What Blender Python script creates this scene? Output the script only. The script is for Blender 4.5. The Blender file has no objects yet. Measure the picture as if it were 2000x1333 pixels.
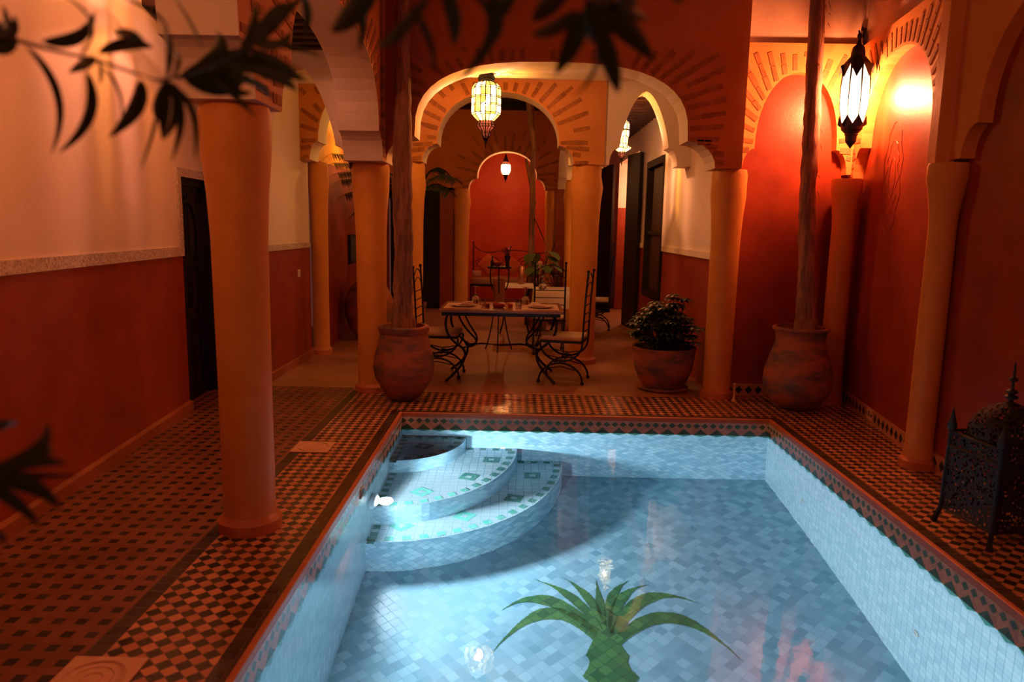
import bpy, bmesh, math, random
from mathutils import Vector, Matrix
random.seed(7)
PI = math.pi
sc = bpy.context.scene
col = sc.collection

# ------------------------------------------------------------------ camera, sky, exposure, fill lamps
RM = ((0.99978159, -0.01979826, 0.00669373),
      (0.00967233, 0.15441181, -0.98795923),
      (0.01852629, 0.98780819, 0.15456958))
CAM = Vector((0, 0, 1.6)); FPX = 1430.0
R3 = Matrix(RM)
cd = bpy.data.cameras.new('camera'); cam = bpy.data.objects.new('camera', cd); col.objects.link(cam)
m4 = R3.to_4x4(); m4.translation = CAM; cam.matrix_world = m4
cd.sensor_width = 36; cd.lens = 36 * FPX / 2000; cd.clip_start = .05
cd.dof.use_dof = True; cd.dof.focus_distance = 6.5; cd.dof.aperture_fstop = 2.2
sc.camera = cam
sc.view_settings.view_transform = 'Standard'; sc.view_settings.look = 'None'
sc.view_settings.gamma = 1; sc.view_settings.use_curve_mapping = False
sc.view_settings.exposure = 0.0
sc.cycles.max_bounces = 9; sc.cycles.diffuse_bounces = 4; sc.cycles.glossy_bounces = 3
sc.cycles.transmission_bounces = 5; sc.cycles.transparent_max_bounces = 10
sc.cycles.sample_clamp_indirect = 3.0; sc.cycles.caustics_reflective = False; sc.cycles.caustics_refractive = False
sc.cycles.blur_glossy = 0.5
w = bpy.data.worlds.new('night_sky'); sc.world = w; w.use_nodes = True
w.node_tree.nodes['Background'].inputs[0].default_value = (1.0, .27, .19, 1)
w.node_tree.nodes['Background'].inputs[1].default_value = 0.08

def lamp(name, loc, watts, color=(1, .42, .14), radius=.05):
    l = bpy.data.lights.new(name, 'POINT'); l.energy = watts; l.color = color; l.shadow_soft_size = radius
    o = bpy.data.objects.new(name, l); col.objects.link(o); o.location = loc
    return o
WARM = (1, .36, .13)
lamp('lamp_light', (-2.05, 5.0, 3.22), 105, (1, .34, .21), .010)       # lantern over the side gallery, above the frame
lamp('lamp_light', (-2.0, 1.2, 2.78), 88, (1, .33, .19), .03)         # next lantern of that gallery, behind the camera
lamp('lamp_light', (2.3, 1.0, 3.0), 46, (1, .23, .09), .08)           # unseen warm fill, added behind the camera to redden the court

# ------------------------------------------------------------------ node helpers and materials
def newmat(name):
    m = bpy.data.materials.new(name); m.use_nodes = True
    nt = m.node_tree; b = nt.nodes['Principled BSDF']
    return m, nt, b
def N(nt, t, **kw):
    n = nt.nodes.new(t)
    for k, v in kw.items():
        if k.startswith('i_'): n.inputs[int(k[2:])].default_value = v
        else: setattr(n, k, v)
    return n
def MA(nt, op, a, b=None, c=None):
    n = nt.nodes.new('ShaderNodeMath'); n.operation = op
    for i, v in enumerate((a, b, c)):
        if v is None: continue
        if isinstance(v, (int, float)): n.inputs[i].default_value = v
        else: nt.links.new(v, n.inputs[i])
    return n.outputs[0]
def mixc(nt, f, a, b):
    n = nt.nodes.new('ShaderNodeMix'); n.data_type = 'RGBA'
    for i, v in ((0, f), (6, a), (7, b)):
        if isinstance(v, tuple): n.inputs[i].default_value = v + ((1,) if len(v) == 3 else ())
        elif isinstance(v, (int, float)): n.inputs[i].default_value = v
        else: nt.links.new(v, n.inputs[i])
    return n.outputs[2]
def geo_xyz(nt):
    g = nt.nodes.new('ShaderNodeNewGeometry'); s = nt.nodes.new('ShaderNodeSeparateXYZ')
    nt.links.new(g.outputs['Position'], s.inputs[0])
    return s.outputs[0], s.outputs[1], s.outputs[2]
def obj_co(nt):
    return nt.nodes.new('ShaderNodeTexCoord').outputs['Object']
def noise(nt, scale, detail=4, rough=.6, vec=None):
    n = nt.nodes.new('ShaderNodeTexNoise'); n.inputs['Scale'].default_value = scale
    n.inputs['Detail'].default_value = detail; n.inputs['Roughness'].default_value = rough
    nt.links.new(vec if vec is not None else obj_co(nt), n.inputs['Vector'])
    return n.outputs[0]
def bump(nt, b, h, strength=.3, dist=.01):
    n = nt.nodes.new('ShaderNodeBump'); n.inputs['Strength'].default_value = strength
    n.inputs['Distance'].default_value = dist; nt.links.new(h, n.inputs['Height'])
    nt.links.new(n.outputs[0], b.inputs['Normal'])
def ramp(nt, f, lo, hi):
    n = nt.nodes.new('ShaderNodeMapRange'); nt.links.new(f, n.inputs[0])
    n.inputs[1].default_value = lo; n.inputs[2].default_value = hi
    return n.outputs[0]
def plaster(name, c1, c2, rough=.75, scale=2.2, bs=.25, bscale=30, spec=.3, streak=False):
    m, nt, b = newmat(name)
    vec = None
    if streak:
        mp = nt.nodes.new('ShaderNodeMapping'); mp.inputs['Scale'].default_value = (1, 1, .35)
        nt.links.new(obj_co(nt), mp.inputs[0]); vec = mp.outputs[0]
    n = ramp(nt, noise(nt, scale, 6, .65, vec), .32, .68)
    nt.links.new(mixc(nt, n, c1, c2), b.inputs['Base Color'])
    b.inputs['Roughness'].default_value = rough; b.inputs['Specular IOR Level'].default_value = spec
    bump(nt, b, noise(nt, bscale, 5, .7), bs, .01)
    return m
def plain(name, c, rough=.5, metal=0., spec=.5, bs=0, bscale=60):
    m, nt, b = newmat(name); b.inputs['Base Color'].default_value = c + (1,)
    b.inputs['Roughness'].default_value = rough; b.inputs['Metallic'].default_value = metal
    b.inputs['Specular IOR Level'].default_value = spec
    n = noise(nt, bscale, 3)
    nt.links.new(mixc(nt, n, tuple(x * .82 for x in c), tuple(min(1, x * 1.18) for x in c)), b.inputs['Base Color'])
    if bs: bump(nt, b, n, bs, .005)
    return m
M = {}
M['white'] = plaster('white_plaster', (.74, .63, .56), (.80, .70, .63), .8, 1.5, .3, 18)
M['white_trim'] = plaster('carved_stucco', (.34, .26, .22), (.84, .75, .68), .8, 55, .9, 60)
M['upper'] = plaster('beige_plaster', (.50, .33, .22), (.58, .40, .28), .8, 1.5, .5, 14)
M['red'] = plaster('red_tadelakt', (.21, .027, .009), (.33, .050, .015), .42, 2.6, .15, 25, .35)
M['ochre'] = plaster('ochre_plaster', (.56, .22, .055), (.68, .29, .08), .62, 2.5, .2, 28, .3)
M['ochre_dk'] = plaster('russet_plaster', (.46, .145, .038), (.60, .21, .06), .65, 2., .22, 22, .3)
M['column'] = plaster('column_tadelakt', (.60, .25, .055), (.70, .32, .08), .5, 3.5, .15, 25, .3)
M['brick'] = plaster('brick', (.26, .10, .035), (.46, .19, .065), .85, 9, .6, 60, .2)
M['alcove'] = plaster('alcove_plaster', (.50, .06, .02), (.62, .10, .034), .5, 2, .15, 25)
M['concrete'] = plaster('tinted_concrete', (.24, .10, .045), (.34, .15, .07), .5, 3, .12, 20, .35)
M['terracotta'] = plaster('terracotta_strip', (.46, .14, .06), (.58, .21, .09), .4, 20, .2, 40, .5)
M['iron'] = plain('wrought_iron', (.012, .010, .009), .55, .2, .3)
M['darkwood'] = plain('dark_wood', (.012, .006, .004), .6, 0, .2, .3, 25)
M['beamwood'] = plain('beam_wood', (.045, .016, .010), .6, 0, .3, .3, 25)
M['cloth'] = plain('cream_cloth', (.72, .62, .52), .9, 0, .1, .3, 150)
M['cushion'] = plain('beige_cushion', (.50, .36, .25), .9, 0, .1, .3, 120)
M['pillow_red'] = plain('coral_pillow', (.62, .20, .10), .9, 0, .1)
M['tabletop'] = plain('table_stone', (.28, .16, .09), .22, 0, .6, .05, 30)
M['mat_paper'] = plain('place_mat', (.62, .48, .36), .6)
M['china'] = plain('china', (.80, .76, .70), .15, 0, .6)
M['redglass'] = plain('red_ceramic', (.30, .03, .02), .12, 0, .8)
M['leaf'] = plain('leaf_green', (.035, .075, .018), .35, 0, .5, .1, 30)
M['leaf_dark'] = plain('leaf_dark_green', (.018, .035, .012), .4, 0, .4, .1, 30)
M['leaf_pale'] = plain('leaf_pale_green', (.10, .15, .03), .7, 0, .2)
M['oleander'] = plain('oleander_leaf', (.045, .065, .024), .45, 0, .4)
M['oleander_green'] = plain('oleander_leaf_green', (.065, .11, .03), .45, 0, .4)
M['frond'] = plain('palm_frond', (.010, .014, .005), .7, 0, .15)
M['soil'] = plain('soil', (.03, .018, .012), .95, 0, .1, .5, 60)
M['stem'] = plain('stem_brown', (.07, .04, .02), .7)
M['copper'] = plain('copper_cylinder', (.45, .20, .11), .35, .7)
M['base'] = plaster('skirting_plaster', (.26, .075, .025), (.36, .11, .035), .6)
M['dark'] = plain('dark_interior', (.006, .004, .003), .9)
M['stone_cover'] = plaster('carved_stone', (.60, .34, .20), (.72, .45, .28), .6, 12, .2, 40)
M['plug'] = plain('white_plastic', (.72, .66, .60), .4)
M['fixture'] = plain('white_fixture', (.80, .85, .88), .3)
M['paint_dark'] = plain('dark_canvas', (.03, .022, .02), .6)

def pot_mat(name, seed):
    m, nt, b = newmat(name)
    c = nt.nodes.new('ShaderNodeMapping'); c.inputs['Scale'].default_value = (1, 1, 2.6); c.inputs['Location'].default_value = (seed, seed, 0)
    nt.links.new(obj_co(nt), c.inputs[0])
    n = ramp(nt, noise(nt, 2.6, 8, .65, c.outputs[0]), .42, .60)
    n2 = noise(nt, 40, 4)
    colr = mixc(nt, n, (.42, .11, .045), (.085, .055, .045))
    nt.links.new(mixc(nt, ramp(nt, n2, .35, 1.3), colr, (.20, .10, .065)), b.inputs['Base Color'])
    b.inputs['Roughness'].default_value = .75
    bump(nt, b, n2, .4, .008)
    return m
M['pot1'] = pot_mat('aged_clay', 0); M['pot2'] = pot_mat('aged_grey_clay', 3.3)
def bark_mat():
    m, nt, b = newmat('palm_bark')
    c = nt.nodes.new('ShaderNodeMapping'); c.inputs['Scale'].default_value = (14, 14, 1.6)
    nt.links.new(obj_co(nt), c.inputs[0])
    n = noise(nt, 1.6, 8, .7, c.outputs[0])
    c2 = ramp(nt, n, .35, .68)
    nt.links.new(mixc(nt, c2, (.11, .035, .018), (.42, .20, .11)), b.inputs['Base Color'])
    b.inputs['Roughness'].default_value = .8; bump(nt, b, n, .8, .02)
    return m
M['bark'] = bark_mat()

def tile_noise_color(nt, u, v, amount):
    cx = nt.nodes.new('ShaderNodeCombineXYZ')
    nt.links.new(MA(nt, 'FLOOR', u), cx.inputs[0]); nt.links.new(MA(nt, 'FLOOR', v), cx.inputs[1])
    wn = nt.nodes.new('ShaderNodeTexWhiteNoise'); wn.noise_dimensions = '2D'; nt.links.new(cx.outputs[0], wn.inputs['Vector'])
    return wn.outputs['Value']
def grout(nt, u, v, wdt):
    fu = MA(nt, 'FRACT', u); fv = MA(nt, 'FRACT', v)
    du = MA(nt, 'MINIMUM', fu, MA(nt, 'SUBTRACT', 1, fu)); dv = MA(nt, 'MINIMUM', fv, MA(nt, 'SUBTRACT', 1, fv))
    return MA(nt, 'LESS_THAN', MA(nt, 'MINIMUM', du, dv), wdt)
def finish_tile(nt, b, c, g, gcol, rough=.22, br=.25, tilt=None):
    nt.links.new(mixc(nt, g, c, gcol), b.inputs['Base Color'])
    nt.links.new(MA(nt, 'MULTIPLY_ADD', g, .5, rough), b.inputs['Roughness'])
    h = MA(nt, 'SUBTRACT', 1, g)
    h = MA(nt, 'ADD', MA(nt, 'MULTIPLY', h, .5), MA(nt, 'MULTIPLY', noise(nt, 22, 2), .9))
    if tilt is not None: h = MA(nt, 'ADD', h, MA(nt, 'MULTIPLY', tilt, .25))
    bump(nt, b, h, br, .006)
def checker_mat():
    m, nt, b = newmat('zellige_checker')
    x, y, z = geo_xyz(nt); D = .43 / 6
    xx = MA(nt, 'DIVIDE', MA(nt, 'ADD', x, 1.51), D); yy = MA(nt, 'DIVIDE', y, D)
    u = MA(nt, 'ADD', xx, yy); v = MA(nt, 'SUBTRACT', xx, yy)
    par = MA(nt, 'MODULO', MA(nt, 'ADD', MA(nt, 'FLOOR', u), MA(nt, 'ADD', MA(nt, 'FLOOR', v), 1000)), 2)
    par = MA(nt, 'GREATER_THAN', MA(nt, 'ABSOLUTE', par), .5)
    r = tile_noise_color(nt, u, v, 1)
    lt = mixc(nt, r, (.44, .18, .09), (.68, .32, .17)); dk = mixc(nt, r, (.022, .026, .014), (.085, .065, .035))
    finish_tile(nt, b, mixc(nt, par, dk, lt), grout(nt, u, v, .03), (.16, .08, .05), .2, .3, r)
    return m
def inset_mat():
    m, nt, b = newmat('white_tile_black_inset')
    x, y, z = geo_xyz(nt); P = .0935
    u = MA(nt, 'DIVIDE', MA(nt, 'ADD', x, 4.95), P); v = MA(nt, 'DIVIDE', MA(nt, 'ADD', y, 5), P)
    fu = MA(nt, 'ABSOLUTE', MA(nt, 'SUBTRACT', MA(nt, 'FRACT', u), .5)); fv = MA(nt, 'ABSOLUTE', MA(nt, 'SUBTRACT', MA(nt, 'FRACT', v), .5))
    blk = MA(nt, 'LESS_THAN', MA(nt, 'MAXIMUM', fu, fv), .235)
    r = tile_noise_color(nt, u, v, 1)
    n = ramp(nt, noise(nt, 5, 4), .3, .7)
    lt = mixc(nt, n, (.17, .055, .028), (.27, .10, .05))
    g = grout(nt, MA(nt, 'ADD', u, .265), MA(nt, 'ADD', v, .265), .02)
    g = MA(nt, 'MULTIPLY', g, MA(nt, 'SUBTRACT', 1, blk))
    dk = mixc(nt, r, (.010, .010, .010), (.035, .03, .025))
    finish_tile(nt, b, mixc(nt, blk, lt, dk), g, (.22, .09, .05), .3, .25, r)
    return m
def strip_mat():
    m, nt, b = newmat('dark_tile_strip')
    x, y, z = geo_xyz(nt)
    u = MA(nt, 'DIVIDE', MA(nt, 'ADD', x, 9), .07); v = MA(nt, 'DIVIDE', MA(nt, 'ADD', y, 9), .07)
    r = tile_noise_color(nt, u, v, 1)
    finish_tile(nt, b, mixc(nt, r, (.030, .026, .018), (.075, .055, .035)), grout(nt, u, v, .025), (.10, .05, .03), .25, .25, r)
    return m
def pool_tile(name, a, c, size, diag=True, axes='xy', c_lo=(.34, .56, .68), c_hi=(.62, .82, .90), gc=(.24, .38, .46)):
    m, nt, b = newmat(name)
    xyz = geo_xyz(nt); p = xyz['xyz'.index(axes[0])]; q = xyz['xyz'.index(axes[1])]
    p = MA(nt, 'ADD', p, 20); q = MA(nt, 'ADD', q, 20)
    if diag:
        u = MA(nt, 'DIVIDE', MA(nt, 'MULTIPLY_ADD', p, a, MA(nt, 'MULTIPLY', q, c)), size)
        v = MA(nt, 'DIVIDE', MA(nt, 'SUBTRACT', MA(nt, 'MULTIPLY', q, a), MA(nt, 'MULTIPLY', p, c)), size)
    else:
        u = MA(nt, 'DIVIDE', p, size); v = MA(nt, 'DIVIDE', q, size)
    u = MA(nt, 'ADD', u, MA(nt, 'MULTIPLY', noise(nt, 2.5, 2), .35)); v = MA(nt, 'ADD', v, MA(nt, 'MULTIPLY', noise(nt, 2.9, 2), .35))
    r = tile_noise_color(nt, u, v, 1)
    finish_tile(nt, b, mixc(nt, r, c_lo, c_hi), grout(nt, u, v, .03), gc, .25, .1)
    return m
def band_mat(name, axis):
    """pool rim band: a row of green diamonds over a row of large green diamonds cut by the water line"""
    m, nt, b = newmat(name)
    xyz = geo_xyz(nt); p = MA(nt, 'ADD', xyz['xyz'.index(axis)], 21.02); z = xyz[2]
    def dia(per, cz, hh, hw):
        f = MA(nt, 'ABSOLUTE', MA(nt, 'SUBTRACT', MA(nt, 'FRACT', MA(nt, 'DIVIDE', p, per)), .5))
        return MA(nt, 'LESS_THAN', MA(nt, 'ADD', MA(nt, 'DIVIDE', f, hw), MA(nt, 'DIVIDE', MA(nt, 'ABSOLUTE', MA(nt, 'SUBTRACT', z, cz)), hh)), 1)
    A = dia(.07, -.062, .024, .42); B = dia(.14, -.142, .052, .46)
    r = tile_noise_color(nt, MA(nt, 'DIVIDE', p, .07), MA(nt, 'DIVIDE', z, .05), 1)
    base = mixc(nt, r, (.62, .60, .56), (.84, .82, .78))
    low = mixc(nt, MA(nt, 'LESS_THAN', z, -.145), base, (.55, .72, .78))
    grn = mixc(nt, r, (.04, .19, .14), (.08, .30, .22))
    u = MA(nt, 'DIVIDE', MA(nt, 'ADD', p, z), .05); v = MA(nt, 'DIVIDE', MA(nt, 'SUBTRACT', p, z), .05)
    finish_tile(nt, b, mixc(nt, MA(nt, 'MAXIMUM', A, B), low, grn), MA(nt, 'MULTIPLY', grout(nt, u, v, .03), .6), (.2, .17, .15), .2, .15)
    return m
def skirting_mat(name, axis):
    m, nt, b = newmat(name)
    xyz = geo_xyz(nt); p = MA(nt, 'ADD', xyz['xyz'.index(axis)], 20); z = xyz[2]
    f = MA(nt, 'ABSOLUTE', MA(nt, 'SUBTRACT', MA(nt, 'FRACT', MA(nt, 'DIVIDE', p, .095)), .5))
    A = MA(nt, 'LESS_THAN', MA(nt, 'ADD', MA(nt, 'DIVIDE', f, .38), MA(nt, 'DIVIDE', MA(nt, 'ABSOLUTE', MA(nt, 'SUBTRACT', z, .062)), .042)), 1)
    nt.links.new(mixc(nt, A, (.50, .24, .15), (.020, .040, .030)), b.inputs['Base Color'])
    b.inputs['Roughness'].default_value = .25
    return m
M['checker'] = checker_mat(); M['inset'] = inset_mat(); M['strip'] = strip_mat()
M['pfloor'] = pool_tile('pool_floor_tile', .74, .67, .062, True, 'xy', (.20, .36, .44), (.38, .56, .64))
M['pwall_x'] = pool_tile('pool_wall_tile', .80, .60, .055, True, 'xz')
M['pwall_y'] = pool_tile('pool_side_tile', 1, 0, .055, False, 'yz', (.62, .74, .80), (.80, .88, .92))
M['pstep'] = pool_tile('pool_step_tile', 1, 0, .062, False, 'xy', (.60, .70, .74), (.76, .84, .86))
M['priser'] = pool_tile('pool_riser_tile', .8, .6, .05, True, 'xz')
M['pgreen'] = pool_tile('green_mosaic_tile', .74, .67, .062, True, 'xy', (.030, .125, .055), (.085, .22, .075), (.012, .05, .03))
M['pgreen2'] = pool_tile('teal_step_tile', 1, 0, .062, False, 'xy', (.07, .26, .20), (.13, .36, .28))
M['band_x'] = band_mat('rim_band_tile', 'x'); M['band_y'] = band_mat('rim_band_tile_side', 'y')
M['skirt_y'] = skirting_mat('skirting_tile_side', 'y'); M['skirt_x'] = skirting_mat('skirting_tile_back', 'x')

def water_mat():
    m = bpy.data.materials.new('pool_water'); m.use_nodes = True; nt = m.node_tree; nt.nodes.clear()
    out = nt.nodes.new('ShaderNodeOutputMaterial'); g = nt.nodes.new('ShaderNodeBsdfGlass')
    g.inputs['IOR'].default_value = 1.33; g.inputs['Roughness'].default_value = 0.0
    g.inputs['Color'].default_value = (.84, .96, 1, 1)
    nt.links.new(g.outputs[0], out.inputs[0])
    bm_ = nt.nodes.new('ShaderNodeBump'); bm_.inputs['Strength'].default_value = .05; bm_.inputs['Distance'].default_value = .012
    nt.links.new(noise(nt, 9, 3, .5), bm_.inputs['Height']); nt.links.new(bm_.outputs[0], g.inputs['Normal'])
    return m
M['water'] = water_mat()
def glow(name, c, s, transp=.5, tint=None):
    """lamp glass: lets the bulb's light through in its own colour and glows with it"""
    m = bpy.data.materials.new(name); m.use_nodes = True; nt = m.node_tree; nt.nodes.clear()
    out = nt.nodes.new('ShaderNodeOutputMaterial'); e = nt.nodes.new('ShaderNodeEmission'); t = nt.nodes.new('ShaderNodeBsdfTransparent')
    e.inputs[0].default_value = c + (1,); e.inputs[1].default_value = s; t.inputs[0].default_value = (tint or c) + (1,)
    mx = nt.nodes.new('ShaderNodeMixShader'); mx.inputs[0].default_value = 1 - transp
    nt.links.new(t.outputs[0], mx.inputs[1]); nt.links.new(e.outputs[0], mx.inputs[2]); nt.links.new(mx.outputs[0], out.inputs[0])
    return m
M['g_white'] = glow('pale_glass', (1, .66, .34), 16.0, .6, (1, .92, .8))
M['g_amber'] = glow('amber_glass', (1, .42, .05), 6.0, .5, (1, .75, .25))
M['g_yellow'] = glow('yellow_glass', (1, .62, .12), 9.0, .5, (1, .9, .3))
M['g_red'] = glow('red_glass', (.75, .14, .06), 1.2, .5, (1, .35, .2))
M['g_milk'] = glow('milk_glass', (1, .78, .50), 9.0, .75, (1, .95, .9))
M['bulb'] = glow('bulb', (1, .8, .5), 220, .9, (1, 1, 1))
M['poollens'] = glow('pool_lamp_lens', (.85, .94, 1), 14, .5, (1, 1, 1))
def glass_mat():
    m, nt, b = newmat('clear_glass'); b.inputs['Transmission Weight'].default_value = 1
    b.inputs['Roughness'].default_value = .02; b.inputs['IOR'].default_value = 1.45
    return m
M['glass'] = glass_mat()
def pierced_mat():
    m, nt, b = newmat('pierced_metal')
    b.inputs['Base Color'].default_value = (.016, .009, .007, 1); b.inputs['Roughness'].default_value = .7; b.inputs['Specular IOR Level'].default_value = .2
    v = nt.nodes.new('ShaderNodeTexVoronoi'); v.inputs['Scale'].default_value = 52; nt.links.new(obj_co(nt), v.inputs['Vector'])
    h = MA(nt, 'LESS_THAN', v.outputs['Distance'], .40)
    t = nt.nodes.new('ShaderNodeBsdfTransparent'); mx = nt.nodes.new('ShaderNodeMixShader')
    out = nt.nodes['Material Output']; nt.links.new(h, mx.inputs[0]); nt.links.new(b.outputs[0], mx.inputs[1]); nt.links.new(t.outputs[0], mx.inputs[2])
    nt.links.new(mx.outputs[0], out.inputs[0])
    return m
M['pierced'] = pierced_mat()
def lattice_mat():
    m, nt, b = newmat('carved_lattice')
    x, y, z = geo_xyz(nt)
    u = MA(nt, 'DIVIDE', MA(nt, 'ADD', y, z), .05); v = MA(nt, 'DIVIDE', MA(nt, 'SUBTRACT', MA(nt, 'ADD', y, 20), z), .05)
    g = grout(nt, u, v, .2)
    nt.links.new(mixc(nt, g, (.008, .005, .004), (.07, .030, .018)), b.inputs['Base Color']); bump(nt, b, g, 1, .01)
    return m
M['lattice'] = lattice_mat()

# ------------------------------------------------------------------ mesh builder
class MB:
    def __init__(s): s.bm = bmesh.new(); s.mi = 0
    def _f(s, vs):
        try: f = s.bm.faces.new(vs); f.material_index = s.mi; return f
        except ValueError: return None
    def poly(s, pts): return s._f([s.bm.verts.new(p) for p in pts])
    def box(s, c, d, rz=0, M4=None):
        x, y, z = d[0] / 2, d[1] / 2, d[2] / 2
        T = M4 if M4 is not None else Matrix.Translation(c) @ Matrix.Rotation(rz, 4, 'Z')
        v = [s.bm.verts.new(T @ Vector((a * x, b * y, e * z))) for e in (-1, 1) for b in (-1, 1) for a in (-1, 1)]
        for f in ((0, 2, 3, 1), (4, 5, 7, 6), (0, 1, 5, 4), (2, 6, 7, 3), (0, 4, 6, 2), (1, 3, 7, 5)): s._f([v[i] for i in f])
        return s
    def box2(s, a, b): return s.box([(a[i] + b[i]) / 2 for i in range(3)], [abs(b[i] - a[i]) for i in range(3)])
    def lathe(s, prof, n=24, c=(0, 0, 0), cap=True, star=1.0, jit=0, rot=0):
        rings = []
        for (r, z) in prof:
            rings.append([s.bm.verts.new((c[0] + r * (star if i % 2 else 1) * math.cos(2 * PI * i / n + rot),
                                          c[1] + r * (star if i % 2 else 1) * math.sin(2 * PI * i / n + rot), c[2] + z)) for i in range(n)])
        for a, b in zip(rings, rings[1:]):
            for i in range(n): s._f([a[i], a[(i + 1) % n], b[(i + 1) % n], b[i]])
        if cap: s._f(rings[0][::-1]); s._f(rings[-1])
        return s
    def tube(s, pts, r, n=6, cap=True):
        pts = [Vector(p) for p in pts]; rs = r if isinstance(r, (list, tuple)) else [r] * len(pts)
        rings = []; up = None
        for i, p in enumerate(pts):
            d = (pts[min(i + 1, len(pts) - 1)] - pts[max(i - 1, 0)])
            if d.length < 1e-9: d = Vector((0, 0, 1))
            d.normalize()
            if up is None:
                up = Vector((0, 0, 1)) if abs(d.z) < .9 else Vector((1, 0, 0))
            a = d.cross(up)
            if a.length < 1e-6: a = d.cross(Vector((0, 1, 0)))
            a.normalize(); b = d.cross(a).normalized(); up = -b if False else up
            if abs(d.dot(up)) > .95: up = a.cross(d)
            rings.append([s.bm.verts.new(p + rs[i] * (math.cos(2 * PI * k / n) * a + math.sin(2 * PI * k / n) * b)) for k in range(n)])
        for A, B in zip(rings, rings[1:]):
            # keep rings aligned
            best = min(range(n), key=lambda k: (A[0].co - B[k].co).length)
            B[:] = B[best:] + B[:best]
            for k in range(n): s._f([A[k], A[(k + 1) % n], B[(k + 1) % n], B[k]])
        if cap: s._f(rings[0]); s._f(rings[-1])
        return s
    def ball(s, c, r, n=8, sq=1):
        return s.lathe([(max(.001, r * math.sin(PI * i / n)), -r * sq * math.cos(PI * i / n)) for i in range(n + 1)], n * 2, c)
    def build(s, name, mats, parent=None, smooth=False, bevel=0, normals=True):
        if normals: bmesh.ops.recalc_face_normals(s.bm, faces=s.bm.faces)
        me = bpy.data.meshes.new(name); s.bm.to_mesh(me); s.bm.free()
        for m in (mats if isinstance(mats, (list, tuple)) else [mats]): me.materials.append(m)
        if smooth:
            for p in me.polygons: p.use_smooth = True
            if smooth != 'all': me.set_sharp_from_angle(angle=math.radians(45))
        o = bpy.data.objects.new(name, me); col.objects.link(o)
        if parent is not None: o.parent = parent
        if bevel:
            b = o.modifiers.new('bevel', 'BEVEL'); b.width = bevel; b.segments = 2; b.limit_method = 'ANGLE'
        return o
def tag(o, label=None, cat=None, group=None, kind=None):
    if label: o['label'] = label
    if cat: o['category'] = cat
    if group: o['group'] = group
    if kind: o['kind'] = kind
    return o
def empty(name, loc, label, cat, group=None, rz=0):
    o = bpy.data.objects.new(name, None); col.objects.link(o); o.location = loc; o.rotation_euler.z = rz; o.empty_display_size = .1
    return tag(o, label, cat, group)
def struct(o): o['kind'] = 'structure'; return o
def copy_tree(o, parent=None, **kw):
    c = o.copy(); col.objects.link(c); c.parent = parent
    for ch in [x for x in col.objects if x.parent == o]: copy_tree(ch, c)
    return c
def at(px, py, Y):
    """a point of the place seen at this pixel of the photograph, Y metres into the scene"""
    d = R3 @ Vector(((px - 1000) / FPX, -(py - 666.5) / FPX, -1))
    return CAM + d * (Y / d.y)
def qb(a, b, c, n=10):
    a, b, c = Vector(a), Vector(b), Vector(c)
    return [(1 - t) ** 2 * a + 2 * t * (1 - t) * b + t * t * c for t in (i / n for i in range(n + 1))]

# ------------------------------------------------------------------ arches
def arch(u0, u1, zc, zt, n=2.2, lobe=(.18, .235), pointed=False, N_=22):
    w_, h_ = lobe; pts = []
    for i in range(7):
        t = i / 6 * PI / 2; pts.append((u0 + w_ - w_ * math.cos(t), zc + h_ * math.sin(t)))
    c = (u0 + u1) / 2; a = (u1 - u0) / 2 - w_ ; b = zt - zc - h_; zb = zc + h_ + .02
    for i in range(N_ + 1):
        t = PI - PI * i / N_
        if pointed:
            s_ = math.cos(t); k = abs(s_)
            z = (1 - k ** 1.75) ** .8
            pts.append((c + a * s_, zb + (b - .02) * z))
        else:
            cx = math.cos(t); sx = math.sin(t)
            pts.append((c + a * math.copysign(abs(cx) ** (2 / n), cx), zb + (b - .02) * abs(sx) ** (2 / n)))
    for i in range(7):
        t = PI / 2 - i / 6 * PI / 2; pts.append((u1 - w_ + w_ * math.cos(t), zc + h_ * math.sin(t)))
    return pts, (c, zb)
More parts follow.
